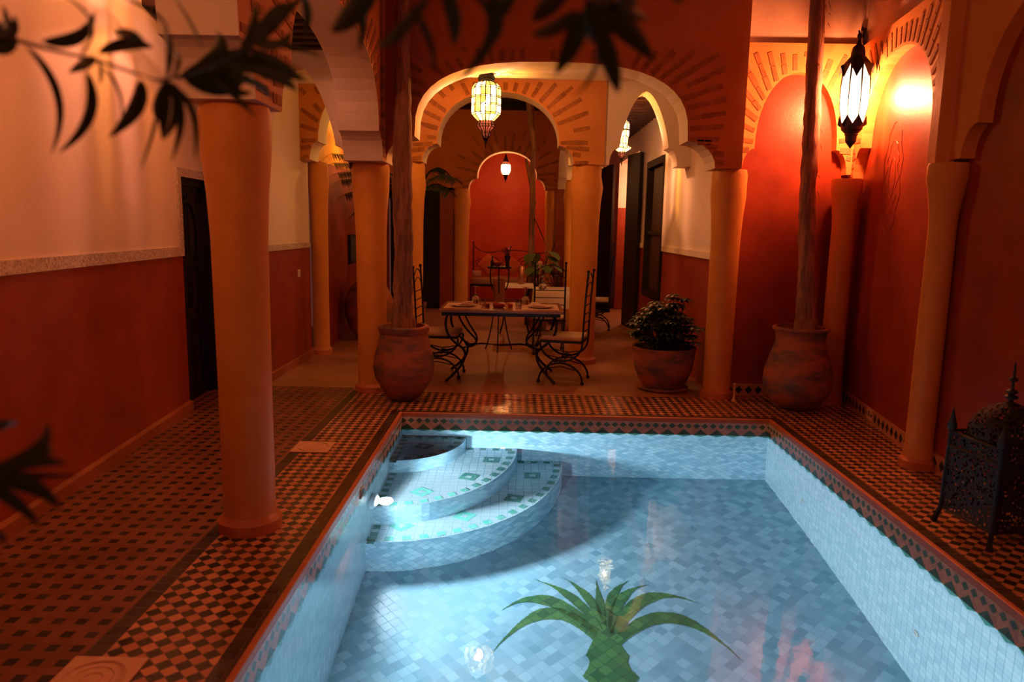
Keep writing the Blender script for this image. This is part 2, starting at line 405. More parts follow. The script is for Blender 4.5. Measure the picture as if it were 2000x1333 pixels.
def arch_wall(name, p0, p1, thick, ztop, openings, mats, zbase=0, bricks=(), zbrick=3.2, shade_back=2):
    """wall from p0 to p1 (floor points); openings along it are arches whose springing stands on columns; thick goes to the
    right-hand side seen from above walking p0->p1 if negative.  mats: front, soffit, back, brick"""
    P0 = Vector((p0[0], p0[1], 0)); D = Vector((p1[0] - p0[0], p1[1] - p0[1], 0)); L = D.length; D.normalize()
    Nn = Vector((-D.y, D.x, 0))
    out = []; brickdata = []
    z_left = openings[0]['zc']
    out.append((0, openings[0].get('zl', z_left)))
    for o in openings:
        pts, c = arch(o['u0'], o['u1'], o['zc'], o['zt'], o.get('n', 2.2), o.get('lobe', (.18, .235)), o.get('pointed', False))
        if 'zl' in o and o['zl'] != o['zc']: out.append((o['u0'], o['zl']))
        out += pts; brickdata.append((pts, c, o))
    last = openings[-1]
    if last.get('zr', last['zc']) != last['zc']: out.append((last['u1'], last['zr']))
    out.append((L, last.get('zr', last['zc'])))
    outline = out + [(L, ztop), (0, ztop)]
    mb = MB()
    def P(u, z, t): return P0 + D * u + Nn * t + Vector((0, 0, z))
    mb.mi = 0; mb.poly([P(u, z, 0) for u, z in outline])
    mb.mi = 2; mb.poly([P(u, z, thick) for u, z in outline])
    mb.mi = 1
    for i in range(len(outline)):
        a, b = outline[i], outline[(i + 1) % len(outline)]
        mb.poly([P(*a, 0), P(*b, 0), P(*b, thick), P(*a, thick)])
    # radial brick courses, slightly proud of the plaster
    mb.mi = 3; sg = -1 if thick > 0 else 1
    for k in bricks:
        pts, c, o = brickdata[k]
        lo, hi = o.get('blim', (0, L)); zb = o.get('ztb', zbrick)
        seg = [(pts[i], pts[i + 1]) for i in range(len(pts) - 1)]
        acc = 0; nxt = .05; sp = o.get('sp', .115) * .88
        for a, b in seg:
            a = Vector(a); b = Vector(b); ln = (b - a).length
            while acc + ln > nxt:
                q = a + (b - a) * ((nxt - acc) / ln); nxt += sp
                if q.y < c[1] - .18: d = Vector((math.copysign(1, q.x - c[0]), 0))
                else:
                    d = Vector((q.x - c[0], (q.y - c[1]) * o.get('fan', 1.2)));
                    if o.get('n', 2) > 2.4: d.x = math.copysign(abs(d.x) ** 2.2 * .7, d.x)
                    d.normalize()
                m_ = 9
                if d.x > .01: m_ = min(m_, (hi - q.x) / d.x)
                if d.x < -.01: m_ = min(m_, (lo - q.x) / d.x)
                if d.y > .01: m_ = min(m_, (zb - q.y) / d.y)
                m_ = min(m_, o.get('blen', .5)) * random.uniform(.88, 1)
                if m_ < .06: continue
                s0 = .02
                while s0 < m_ - .03:
                    l_ = min(random.uniform(.09, .16), m_ - s0)
                    if random.random() < .86:
                        e = Vector((-d.y, d.x)) * random.uniform(.019, .026)
                        A = q + d * s0; B = q + d * (s0 + l_ - .008)
                        f = [P(A.x - e.x, A.y - e.y, sg * .005), P(A.x + e.x, A.y + e.y, sg * .005), P(B.x + e.x, B.y + e.y, sg * .005), P(B.x - e.x, B.y - e.y, sg * .005)]
                        g = [v - Nn * sg * .010 for v in f]
                        mb.poly(f)
                        for i in range(4): mb.poly([f[i], f[(i + 1) % 4], g[(i + 1) % 4], g[i]])
                    s0 += l_
            acc += ln
    bmesh.ops.remove_doubles(mb.bm, verts=[v for v in mb.bm.verts], dist=.0004)
    o = mb.build(name, mats)
    return struct(o)
W_, S_ = M['white'], M['white']

# ------------------------------------------------------------------ floor
def zone(mb, x0, y0, x1, y1, i, z=0):
    mb.mi = i; mb.poly([(x0, y0, z), (x1, y0, z), (x1, y1, z), (x0, y1, z)])
PX0, PX1, PY0, PY1 = -.97, 2.17, .5, 6.10
C_ = .03; S2 = .075
f = MB(); fm = [M['checker'], M['strip'], M['inset'], M['concrete'], M['terracotta']]
xl0, xl1 = PX0 - C_, PX0 - C_ - S2; xr0, xr1 = PX1 + C_, PX1 + C_ + S2; yb0, yb1 = PY1 + C_, PY1 + C_ + S2; yf0, yf1 = PY0 - C_, PY0 - C_ - S2
zone(f, xl1, PY0 - C_, xl0, yb0, 1); zone(f, xr0, PY0 - C_, xr1, yb0, 1); zone(f, xl1, yb0, xr1, yb1, 1); zone(f, xl1, yf1, xr1, yf0, 1)
zone(f, -1.51, -1.5, xl1, 6.95, 0); zone(f, xr1, -1.5, 3.6, 7.3, 0); zone(f, xl1, yb1, xr1, 6.92, 0); zone(f, xl1, -1.5, xr1, yf1, 0)
zone(f, -1.585, -1.5, -1.51, 6.95, 1); zone(f, -3.2, -1.5, -1.585, 7.05, 2)
zone(f, -3.2, 7.05, -1.585, 17, 3); zone(f, -1.585, 6.95, xl1, 17, 3); zone(f, xl1, 6.92, xr1, 17, 3); zone(f, xr1, 7.3, 5, 17, 3)
struct(f.build('floor', fm))
g = MB()   # coping of the pool
for a, b in (((PX0 - C_, PY0 - C_, -.03), (PX0, PY1 + C_, .006)), ((PX1, PY0 - C_, -.03), (PX1 + C_, PY1 + C_, .006)),
             ((PX0, PY1, -.03), (PX1, PY1 + C_, .006)), ((PX0, PY0 - C_, -.03), (PX1, PY0, .006))): g.box2(a, b)
pool = empty('swimming_pool', (.6, 3.3, 0), 'sunken rectangular plunge pool lined in pale blue tiles, palm picture on its bottom', 'pool')
def pchild(o): o.parent = pool; o.location = -Vector(pool.location); return o
pchild(g.build('coping', M['terracotta'], bevel=.004))
def floor_z(x, y): return -1.3 - .075 * (PY1 - y) + (PX1 - x) * .03
b = MB(); ZB = -.2
for (p, q, mi) in (((PX0, PY0), (PX0, PY1), 1), ((PX0, PY1), (PX1, PY1), 0), ((PX1, PY1), (PX1, PY0), 1), ((PX1, PY0), (PX0, PY0), 0)):
    b.mi = 3 + mi if False else (2 if mi == 0 else 3)
    b.poly([(*p, -.03), (*q, -.03), (*q, ZB), (*p, ZB)])
    b.mi = mi
    b.poly([(*p, ZB), (*q, ZB), (*q, floor_z(*q)), (*p, floor_z(*p))])
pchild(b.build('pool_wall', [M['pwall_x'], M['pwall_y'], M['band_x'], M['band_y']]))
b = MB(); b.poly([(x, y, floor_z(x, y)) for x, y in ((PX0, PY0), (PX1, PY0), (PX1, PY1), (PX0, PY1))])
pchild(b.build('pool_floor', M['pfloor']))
# border row along the bottom
# palm picture
b = MB()
def ribbon(mb, pts, ws, zf, off=.003):
    L = []; Rr = []
    for i, p in enumerate(pts):
        d = pts[min(i + 1, len(pts) - 1)] - pts[max(i - 1, 0)]; d = Vector((d.x, d.y)).normalized(); n = Vector((-d.y, d.x)) * ws[i] / 2
        L.append(Vector((p.x + n.x, p.y + n.y))); Rr.append(Vector((p.x - n.x, p.y - n.y)))
    for i in range(len(pts) - 1):
        mb.poly([(v.x, v.y, zf(v.x, v.y) + off) for v in (L[i], L[i + 1], Rr[i + 1], Rr[i])])
fr = [((.53, 3.93), (.25, 4.50), (-.11, 3.82), .105), ((.52, 4.0), (.22, 4.52), (-.06, 4.20), .095), ((.54, 4.02), (.42, 4.42), (.14, 4.53), .065),
      ((.56, 4.02), (.52, 4.42), (.33, 4.56), .06), ((.56, 4.1), (.555, 4.3), (.55, 4.55), .05), ((.58, 4.02), (.60, 4.44), (.78, 4.55), .06),
      ((.59, 4.02), (.66, 4.46), (.90, 4.50), .065), ((.60, 3.98), (.82, 4.56), (1.18, 4.32), .095), ((.60, 3.92), (1.00, 4.48), (1.30, 3.82), .105)]
for a, c, e, wd in fr:
    pts = qb((*a, 0), (*c, 0), (*e, 0), 16); ws = [wd * (.50 + .55 * math.sin(PI * min(1, i / 14))) * (1 if i < 9 else max(.04, 1 - (i - 9) / 7.2)) for i in range(17)]
    ribbon(b, pts, ws, floor_z)
ribbon(b, [Vector((.55, y, 0)) for y in (4.05, 3.98, 3.9, 3.83)], [.05, .12, .19, .25], floor_z, .0034)
y = 3.84; k = 0
while y > 2.9:
    b.poly([(x, yy, floor_z(x, yy) + .0036) for x, yy in ((.43, y), (.67, y), (.705 if k % 2 else .655, y - .055), (.67, y - .11), (.43, y - .11), (.395 if k % 2 else .445, y - .055))]); y -= .11; k += 1
tag(pchild(b.build('palm_mosaic', M['pgreen'])), 'green palm tree mosaic')
# steps in the corner
for k, (rx, ry, zt, zlow) in enumerate(((.55, .66, -.34, -.62), (.99, 1.31, -.62, -.92), (1.38, 1.56, -.92, -1.5))):
    s = MB(); n = 28; arc = [(PX0 + rx * math.sin(t), PY1 - ry * math.cos(t)) for t in (PI / 2 * i / n for i in range(n + 1))]
    c0 = (PX0, PY1); s.mi = 0
    s.poly([(*c0, zt)] + [(x, y, zt) for x, y in arc]); s.mi = 1
    for a, e in zip(arc, arc[1:]): s.poly([(*a, zt), (*e, zt), (*e, zlow), (*a, zlow)])
    s.mi = 2
    nb = int((rx + ry) * .78 / .062)
    def el(t, d): return (PX0 + (rx - d) * math.sin(t), PY1 - (ry - d) * math.cos(t))
    for i in range(nb):
        if i % 2: continue
        t0, t1 = PI / 2 * i / nb, PI / 2 * (i + 1) / nb
        s.poly([(*el(t0, .018), zt + .002), (*el(t1, .018), zt + .002), (*el(t1, .075), zt + .002), (*el(t0, .075), zt + .002)])
    for i in range(int(rx / .11)):
        s.poly([(PX0 + .01 + i * .11, PY1 - .06, zt + .002), (PX0 + .065 + i * .11, PY1 - .06, zt + .002), (PX0 + .065 + i * .11, PY1 - .01, zt + .002), (PX0 + .01 + i * .11, PY1 - .01, zt + .002)])
    for i in range(int(ry / .11)):
        s.poly([(PX0 + .01, PY1 - .1 - i * .11, zt + .002), (PX0 + .06, PY1 - .1 - i * .11, zt + .002), (PX0 + .06, PY1 - .155 - i * .11, zt + .002), (PX0 + .01, PY1 - .155 - i * .11, zt + .002)])
    spots = ([(.22, .28)], [(.30, 1.02), (.62, .70), (.78, .30)], [(.20, 1.44 - .13), (.62, 1.13), (.97, .80), (1.12, .34)])[k]
    for (dx, dy) in spots:
        cx, cy = PX0 + dx, PY1 - dy; ro = math.atan2(dx, dy) * .6
        for (rr, mi, off) in ((.092, 2, .0022), (.032, 0, .0034)):
            s.mi = mi; s.poly([(cx + rr * math.cos(ro + PI / 2 * q), cy + rr * math.sin(ro + PI / 2 * q), zt + off) for q in range(4)])
        s.mi = 2
    pchild(s.build('step', [M['pstep'], M['priser'], M['pgreen2']]))
wt = MB(); wt.poly([(PX0, PY0, -.14), (PX1, PY0, -.14), (PX1, PY1, -.14), (PX0, PY1, -.14)])
tag(wt.build('pool_water', M['water']), 'still clear water filling the tiled pool', 'water', kind='stuff')
# underwater lamp
def pool_lamp(y, label):
    t = empty('pool_lamp', (PX0, y, -.46), label, 'lamp')
    r = MB(); prof = [(.10, 0), (.105, .012), (.095, .030), (.072, .036), (.070, .03)]
    r.lathe(prof, 28, cap=False); r.lathe([(.07, .004), (.07, .03)], 28)
    o = r.build('housing', M['fixture'], t, True); o.rotation_euler = (0, PI / 2, 0)
    l = MB(); l.lathe([(.068, .030), (.055, .045), (.03, .054), (.002, .057)], 24)
    o = l.build('lens', M['poollens'], t, True); o.rotation_euler = (0, PI / 2, 0)
    return t
pool_lamp(4.745, 'round white underwater lamp shining from the pool wall beside the steps')
PC = (.72, .89, 1.0)
def pool_spot(loc, aim, watts, ang=150):
    l = bpy.data.lights.new('pool_light', 'SPOT'); l.energy = watts; l.color = PC; l.shadow_soft_size = .05; l.spot_size = math.radians(ang); l.spot_blend = .35
    o = bpy.data.objects.new('pool_light', l); col.objects.link(o); o.location = loc; o.rotation_euler = Vector(aim).to_track_quat('-Z', 'Y').to_euler()
pool_spot((PX0 + .10, 4.745, -.46), (1, -.02, -.06), 200, 172)
pool_spot((PX0 + .10, 1.9, -.5), (1, .3, -.04), 190, 165)
for (y, z, lb) in ((5.27, -.87, 'small pale nozzle in the pool side wall, closer to the far end'), (3.65, -.96, 'small pale nozzle in the pool side wall, closer to the palm picture')):
    j = MB(); j.lathe([(.026, 0), (.026, .008), (.012, .010), (.010, .004)], 16)
    o = tag(j.build('water_nozzle', M['plug'], None, True), lb, 'nozzle'); o.location = (PX1, y, z); o.rotation_euler = (0, -PI / 2, 0)
j = MB(); j.box2((-.004, -.045, -.03), (.006, .045, .03)); j.mi = 1; j.box2((.004, -.035, -.02), (.0075, .035, .02))
o = tag(j.build('skimmer_slot', [M['plug'], M['dark']]), 'small dark overflow slot above the underwater lamp', 'overflow slot'); o.location = (PX0, 4.45, -.09)

# ------------------------------------------------------------------ walls of the court
# side wall of the left gallery, skewed
LA, LB = Vector((-2.16, -1.5, 0)), Vector((-2.86, 7.0, 0))
def lw(y, off=0):
    t = (y - LA.y) / (LB.y - LA.y); p = LA.lerp(LB, t); return Vector((p.x + off, y, 0))
def quadwall(mb, y0, y1, z0, z1, off=0):
    a, b_ = lw(y0, off), lw(y1, off); mb.poly([(a.x, y0, z0), (b_.x, y1, z0), (b_.x, y1, z1), (a.x, y0, z1)])
DY0, DY1, DZ = 6.08, 6.84, 1.955
mb = MB(); ZT = 4.6
for (y0, y1) in ((-1.5, DY0), (DY1, 7.0)):
    mb.mi = 1; quadwall(mb, y0, y1, 0, 1.31); mb.mi = 0; quadwall(mb, y0, y1, 1.31, ZT)
mb.mi = 0; quadwall(mb, DY0, DY1, DZ, ZT)
a0, a1 = lw(DY0), lw(DY1)
mb.mi = 2
for p in (a0, a1): mb.poly([(p.x, p.y, 0), (p.x - .2, p.y, 0), (p.x - .2, p.y, DZ), (p.x, p.y, DZ)])
mb.poly([(a0.x, a0.y, DZ), (a1.x, a1.y, DZ), (a1.x - .2, a1.y, DZ), (a0.x - .2, a0.y, DZ)])
struct(mb.build('wall_left', [M['white'], M['red'], M['darkwood']]))
tr = MB()
def trimbox(y0, y1, z0, z1, t=.018):
    a, b_ = lw(y0, -.004), lw(y1, -.004); c, d = lw(y0, t), lw(y1, t)
    tr.poly([(c.x, y0, z0), (d.x, y1, z0), (d.x, y1, z1), (c.x, y0, z1)])
    tr.poly([(a.x, y0, z0), (c.x, y0, z0), (c.x, y0, z1), (a.x, y0, z1)]); tr.poly([(b_.x, y1, z0), (d.x, y1, z0), (d.x, y1, z1), (b_.x, y1, z1)])
    tr.poly([(a.x, y0, z0), (b_.x, y1, z0), (d.x, y1, z0), (c.x, y0, z0)]); tr.poly([(a.x, y0, z1), (b_.x, y1, z1), (d.x, y1, z1), (c.x, y0, z1)])
trimbox(-1.4, DY0, 1.31, 1.385); trimbox(DY0 - .07, DY0, 1.385, DZ + .07); trimbox(DY0, 6.85, DZ, DZ + .07)
struct(tr.build('trim_1', M['white_trim']))
bb = MB()
for (y0, y1) in ((-1.4, DY0),):
    a, b_ = lw(y0), lw(y1)
    bb.poly([(a.x + .03, y0, 0), (b_.x + .03, y1, 0), (b_.x + .03, y1, .07), (a.x + .03, y0, .07)])
    bb.poly([(a.x + .03, y0, .07), (b_.x + .03, y1, .07), (b_.x, y1, .085), (a.x, y0, .085)])
    bb.poly([(b_.x, y1, 0), (b_.x + .03, y1, 0), (b_.x + .03, y1, .07), (b_.x, y1, .085)])
struct(bb.build('baseboard_left', M['base']))
# door of the left gallery
def carved_door(name, w_, h_, label, t=.05):
    """door leaf in its own frame: x along the leaf, y outwards"""
    r = empty(name, (0, 0, 0), label, 'door')
    m = MB(); m.box2((0, -t, 0), (w_, 0, h_)); lf = m.build('door_leaf', M['darkwood'], r, bevel=.004)
    pm = MB()
    for (z0, z1) in ((.08, h_ * .38), (h_ * .42, h_ * .62), (h_ * .66, h_ - .12)):
        for (x0, x1) in ((.06, w_ / 2 - .02), (w_ / 2 + .02, w_ - .06)):
            pm.box2((x0, 0, z0), (x1, .012, z0 + .02)); pm.box2((x0, 0, z1 - .02), (x1, .012, z1)); pm.box2((x0, 0, z0), (x0 + .02, .012, z1)); pm.box2((x1 - .02, 0, z0), (x1, .012, z1))
            pm.box2((x0 + .04, 0, z0 + .05), (x1 - .04, .008, z1 - .05))
    pm.build('carved_panels', M['darkwood'], lf, bevel=.003)
    h = MB(); h.lathe([(.001, 0), (.02, .006), (.012, .02), (.018, .04), (.001, .05)], 14)
    hh = h.build('knocker', M['iron'], lf, True); hh.rotation_euler = (-PI / 2, 0, 0); hh.location = (w_ * .5, 0, h_ * .5)
    return r
ang = math.atan2(LB.y - LA.y, LB.x - LA.x)
d1 = carved_door('door_1', .64, DZ - .004, 'closed dark carved wooden door in the white and red side wall, beyond the near column')
d1.location = (a0.x - .10, DY0 + .06, .001); d1.rotation_euler.z = ang; d1['kind'] = 'structure'
for ch in [x for x in col.objects if x.parent == d1]: ch.scale.y = -1
fr_ = MB()
for (x0, x1, z0, z1) in ((0, .06, 0, DZ), (.70, .76, 0, DZ), (.06, .70, DZ - .06, DZ)): fr_.box2((x0, -.02, z0), (x1, .06, z1))
# carved arch on the door
pa = [(.33 + .24 * math.cos(t), 1.45 + .32 * math.sin(t)) for t in (PI * i / 16 for i in range(17))]
fr_.tube([(p[0], -.0, p[1]) for p in pa], .012); fr_.tube([(.57, 0, .12), (.57, 0, 1.45)], .012); fr_.tube([(.09, 0, .12), (.09, 0, 1.45)], .012)
o = fr_.build('door_frame', M['darkwood'], d1); o.location = (-.06, -.02, 0); o.rotation_euler = (0, 0, 0)

# left arcade wall (x -1.57 .. -1.22), arches running away from the viewer
arch_wall('wall_left_arcade', (-1.22, -1.5), (-1.22, 6.80), .35, 4.6,
          [dict(u0=2.4, u1=4.98, zc=2.155, zt=3.05, n=2.3, blim=(2.1, 5.16)), dict(u0=5.36, u1=8.16, zc=2.155, zt=3.05, n=2.3, blim=(5.2, 8.28))],
          [M['ochre_dk'], M['white'], M['white'], M['brick']], bricks=(0, 1), zbrick=3.25)
# front gallery wall, court side russet
arch_wall('wall_back_arcade', (-1.57, 6.80), (2.0, 6.80), .36, 4.6,
          [dict(u0=.35 + .0, u1=3.33, zc=2.155, zt=3.05, n=2.75, lobe=(.26, .235), blim=(.42, 3.42), fan=1.0, ztb=3.17, blen=.55, sp=.10)],
          [M['ochre_dk'], M['white'], M['white'], M['brick']], bricks=(0,), zbrick=3.2)
# wall of the left gallery, pointed arch
arch_wall('wall_left_cross', (-2.86, 6.85), (-1.57, 6.85), .3, 4.6,
          [dict(u0=.34, u1=1.29, zc=2.1, zt=3.02, pointed=True, lobe=(.12, .2), zl=2.1)], [W_, W_, W_, M['brick']])
mb = MB()   # pier under it: white above, red below
mb.mi = 1; mb.box2((-2.95, 6.85, 0), (-2.52, 7.15, 1.31)); mb.mi = 0; mb.box2((-2.95, 6.85, 1.31), (-2.52, 7.15, 2.1))
mb.mi = 1; mb.poly([(-2.5, 7.15, 0), (-2.5, 8.8, 0), (-2.5, 8.8, 1.31), (-2.5, 7.15, 1.31)])
mb.mi = 0; mb.poly([(-2.5, 7.15, 1.31), (-2.5, 8.8, 1.31), (-2.5, 8.8, 4), (-2.5, 7.15, 4)])
mb.poly([(-2.95, 7.15, 0), (-2.5, 7.15, 0), (-2.5, 7.15, 4), (-2.95, 7.15, 4)])
struct(mb.build('wall_left_inner', [W_, M['red']]))
tr = MB(); tr.box2((-2.52, 7.15, 1.31), (-2.485, 8.8, 1.37)); struct(tr.build('trim_2', M['white_trim']))
bb = MB(); bb.box2((-2.52, 7.15, 0), (-2.47, 8.8, .08)); struct(bb.build('baseboard_inner', M['base']))
so = MB(); so.box2((-2.5, 8.29, .99), (-2.488, 8.36, 1.07)); so.mi = 1; so.box2((-2.489, 8.315, 1.01), (-2.484, 8.335, 1.05))
tag(so.build('light_switch', [M['plug'], M['cloth']]), 'small pale light switch on the red wall between two columns', 'switch')

# back bay of the court (blind arch) and the skewed side wall
mb = MB(); mb.box2((1.9, 7.06, 0), (3.4, 7.2, 4.6)); struct(mb.build('wall_back', M['red']))
arch_wall('wall_back_blind_arch', (1.95, 6.95), (3.12, 6.95), .11, 3.28,
          [dict(u0=.09, u1=1.06, zc=2.13, zt=3.03, n=2.1, lobe=(.11, .22), blim=(.0, 1.1), sp=.105, fan=1.15)], [M['ochre'], M['ochre'], M['ochre'], M['brick']], bricks=(0,), zbrick=3.22)
mb = MB(); mb.box2((2.0, 7.0, 3.28), (3.4, 7.3, 4.6)); struct(mb.build('wall_back_upper', M['upper']))
CR = Vector((3.17, 7.1, 0)); CN = Vector((2.88, 4.95, 0)); CF = Vector((2.72, -1.5, 0))
dR = (CN - CR).normalized(); nR = Vector((dR.y, -dR.x, 0));  # towards the court
if nR.x > 0: nR = -nR
dF = (CF - CN).normalized(); nF = Vector((dF.y, -dF.x, 0));
if nF.x > 0: nF = -nF
mb = MB()
for a, c in ((CR - dR * .1, CN), (CN, CF)): mb.poly([(a.x, a.y, 0), (c.x, c.y, 0), (c.x, c.y, 4.6), (a.x, a.y, 4.6)])
struct(mb.build('wall_right', M['red']))
A = CR + nR * .09; B_ = CN + nR * .09
arch_wall('wall_right_blind_arch', (A.x, A.y), (B_.x, B_.y), -.10 if False else .10, 3.26,
          [dict(u0=.22, u1=2.02, zc=2.08, zt=3.03, n=2.1, lobe=(.15, .27), blim=(.02, 2.12), sp=.10, fan=1.3, blen=.75)], [M['ochre'], M['ochre'], M['ochre'], M['brick']], bricks=(0,), zbrick=3.2)
A = CN + nF * .09; B_ = CF + nF * .09
arch_wall('wall_right_near_arch', (A.x, A.y), (B_.x, B_.y), .10, 3.26,
          [dict(u0=.16, u1=1.9, zc=2.08, zt=3.0, n=2.1, lobe=(.15, .2), blim=(0.04, 2.0), fan=1.3), dict(u0=2.3, u1=4.1, zc=2.08, zt=3.0, n=2.1, lobe=(.15, .2))], [M['ochre'], M['ochre'], M['ochre'], M['brick']], zbrick=3.2)
mb = MB()
for a, c, n_ in ((CR, CN, nR), (CN, CF, nF)):
    a = a + n_ * .05; c = c + n_ * .05
    mb.poly([(a.x, a.y, 3.26), (c.x, c.y, 3.26), (c.x, c.y, 4.6), (a.x, a.y, 4.6)])
struct(mb.build('wall_right_upper', M['upper']))
def cast(mb, c, d, w_, t, z0, z1, n_):
    T = Matrix.Translation((c.x, c.y, (z0 + z1) / 2)) @ Matrix(((d.x, n_.x, 0, 0), (d.y, n_.y, 0, 0), (0, 0, 1, 0), (0, 0, 0, 1)))
    mb.box(None, (w_, t, z1 - z0), M4=T)
mb = MB(); cast(mb, CN + nR * .11 + Vector((0, .02, 0)), dR, .14, .12, 2.05, 3.9, nR)
struct(mb.build('trim_3', M['ochre'], bevel=.008))
# skirting tiles
sk = MB()
for a, c, n_ in ((CR, CN, nR), (CN, CF, nF)):
    p, q = a + n_ * .012, c + n_ * .012
    sk.poly([(p.x, p.y, 0), (q.x, q.y, 0), (q.x, q.y, .12), (p.x, p.y, .12)]); sk.poly([(p.x, p.y, .12), (q.x, q.y, .12), (c.x, c.y, .122), (a.x, a.y, .122)])
struct(sk.build('baseboard_right', M['skirt_y']))
sk = MB(); sk.box2((2.0, 7.035, 0), (3.2, 7.065, .12)); struct(sk.build('baseboard_back', M['skirt_x']))
# depth sign
sgn = MB(); c = CR + dR * 1.02 + nR * .018; cast(sgn, c, dR, .15, .01, .03, .125, nR)
sign = tag(sgn.build('depth_sign', M['stone_cover']), 'small pale depth tile reading 1.25 m in the skirting of the side wall', 'sign')
tc = bpy.data.curves.new('depth_text', 'FONT'); tc.body = '1.25 m'; tc.size = .052; tc.align_x = 'CENTER'; tc.align_y = 'CENTER'; tc.extrude = .001
tmp_ = bpy.data.objects.new('lettering_curve', tc); col.objects.link(tmp_); bpy.context.view_layer.update()
lm = bpy.data.meshes.new_from_object(tmp_.evaluated_get(bpy.context.evaluated_depsgraph_get())); bpy.data.objects.remove(tmp_)
lm.materials.clear(); lm.materials.append(M['dark']); to = bpy.data.objects.new('lettering', lm); col.objects.link(to)
c2 = CR + dR * 1.02 + nR * .0245
to.matrix_world = Matrix.Translation((c2.x, c2.y, .078)) @ Matrix(((dR.x, 0, nR.x, 0), (dR.y, 0, nR.y, 0), (0, 1, 0, 0), (0, 0, 0, 1)))
to.parent = sign
# scraped medallion drawn in the plaster of the big blind arch: shallow raised outline
md = MB()
def onwall(s_, z, off=.0006): p = CR + dR * s_ + nR * off; return (p.x, p.y, z)
loop = [onwall(.95 + .20 * math.sin(2 * PI * i / 40) * (1 + .12 * math.cos(10 * PI * i / 20)), 2.05 + .45 * math.cos(2 * PI * i / 40)) for i in range(41)]
md.tube(loop, .0022, 4); md.tube([onwall(.95 + .13 * math.sin(2 * PI * i / 40) * (1 + .2 * math.cos(12 * PI * i / 20)), 2.05 + .30 * math.cos(2 * PI * i / 40)) for i in range(41)], .002, 4)
md.tube([onwall(.95 + .07 * math.sin(2 * PI * i / 24), 2.05 + .16 * math.cos(2 * PI * i / 24)) for i in range(25)], .0018, 4)
md.build('carved_medallion', M['red'], bpy.data.objects['wall_right'])

# ------------------------------------------------------------------ inner gallery walls
arch_wall('wall_inner_arcade', (-2.5, 8.50), (.945, 8.50), .36, 3.8,
          [dict(u0=.11, u1=1.05, zc=2.31, zt=3.08, n=2.0, lobe=(.10, .2), blim=(.0, 1.1)), dict(u0=1.39, u1=3.10, zc=2.31, zt=3.085, n=2.15, lobe=(.17, .2), blim=(1.25, 3.3), blen=.45)],
          [M['ochre'], M['white'], M['white'], M['brick']], bricks=(0, 1), zbrick=3.2)
arch_wall('wall_inner_white', (.945, 8.52), (1.93, 8.52), .30, 3.8,
          [dict(u0=.06, u1=.83, zc=2.31, zt=3.12, pointed=True, lobe=(.11, .2))], [W_, W_, W_, M['brick']])
mb = MB(); mb.box2((-1.22, 7.16, 3.06), (1.93, 7.6, 3.3)); mb.box2((-2.5, 7.16, 3.22), (1.93, 8.5, 3.35)); struct(mb.build('ceiling_gallery', W_))
# right-hand wall of the inner gallery (x 1.93), window and doorway
GX = 1.93; mb = MB()
def gw(y0, y1, z0, z1, i): mb.mi = i; mb.poly([(GX, y0, z0), (GX, y1, z0), (GX, y1, z1), (GX, y0, z1)])
for y0, y1 in ((7.16, 9.95), (11.3, 12.2), (14.6, 17)): gw(y0, y1, 0, 1.32, 1); gw(y0, y1, 1.32, 3.8, 0)
gw(9.95, 11.3, 0, .62, 1); gw(9.95, 11.3, 2.58, 3.8, 0); gw(12.2, 14.6, 2.85, 3.8, 0)
mb.mi = 0
for y in (12.2, 14.6):
    mb.mi = 1; mb.poly([(GX, y, 0), (GX + .3, y, 0), (GX + .3, y, 2.0), (GX, y, 2.0)])
    mb.mi = 0; mb.poly([(GX, y, 2.0), (GX + .3, y, 2.0), (GX + .3, y, 2.85), (GX, y, 2.85)])
mb.poly([(GX + .12, 9.95, .62), (GX + .12, 11.3, .62), (GX + .12, 11.3, 2.58), (GX + .12, 9.95, 2.58)])
struct(mb.build('wall_right_inner', [W_, M['red']]))
tr = MB(); tr.box2((GX - .02, 7.3, 1.31), (GX + .01, 9.9, 1.38)); tr.box2((GX - .02, 11.35, 1.31), (GX + .01, 12.1, 1.38))
tr.box2((GX - .02, 9.88, 1.31), (GX + .01, 9.95, 2.66)); tr.box2((GX - .02, 11.3, 1.31), (GX + .01, 11.37, 2.66)); tr.box2((GX - .02, 9.95, 2.58), (GX + .01, 11.3, 2.66))
struct(tr.build('trim_4', M['white']))
wn = empty('window_1', (GX, 10.6, .62), 'tall window with a dark carved lattice screen in the white gallery wall', 'window'); wn['kind'] = 'structure'
m = MB(); m.box2((.05, -.62, .05), (.09, .62, 1.91)); m.build('lattice_screen', M['lattice'], wn)
m = MB()
for a, c in (((-.03, -.68, 0), (.1, -.60, 1.96)), ((-.03, .60, 0), (.1, .68, 1.96)), ((-.04, -.60, 1.86), (.1, .60, 1.96)), ((-.04, -.60, 0), (.1, .60, .08)), ((-.0, -.60, .9), (.08, .60, .95))): m.box2(a, c)
m.build('window_frame', M['darkwood'], wn, bevel=.004)
da = carved_door('door_2', .62, 2.78, 'tall dark door leaf folded back against the gallery wall, the one closer to the lattice window')
da.location = (1.80, 12.30, .002); da.rotation_euler.z = math.radians(-80); da['kind'] = 'structure'
db = carved_door('door_3', .62, 2.78, 'tall dark door leaf folded back against the gallery wall, far side of the lit doorway')
db.location = (1.59, 14.62, .002); db.rotation_euler.z = math.radians(-72); db['kind'] = 'structure'
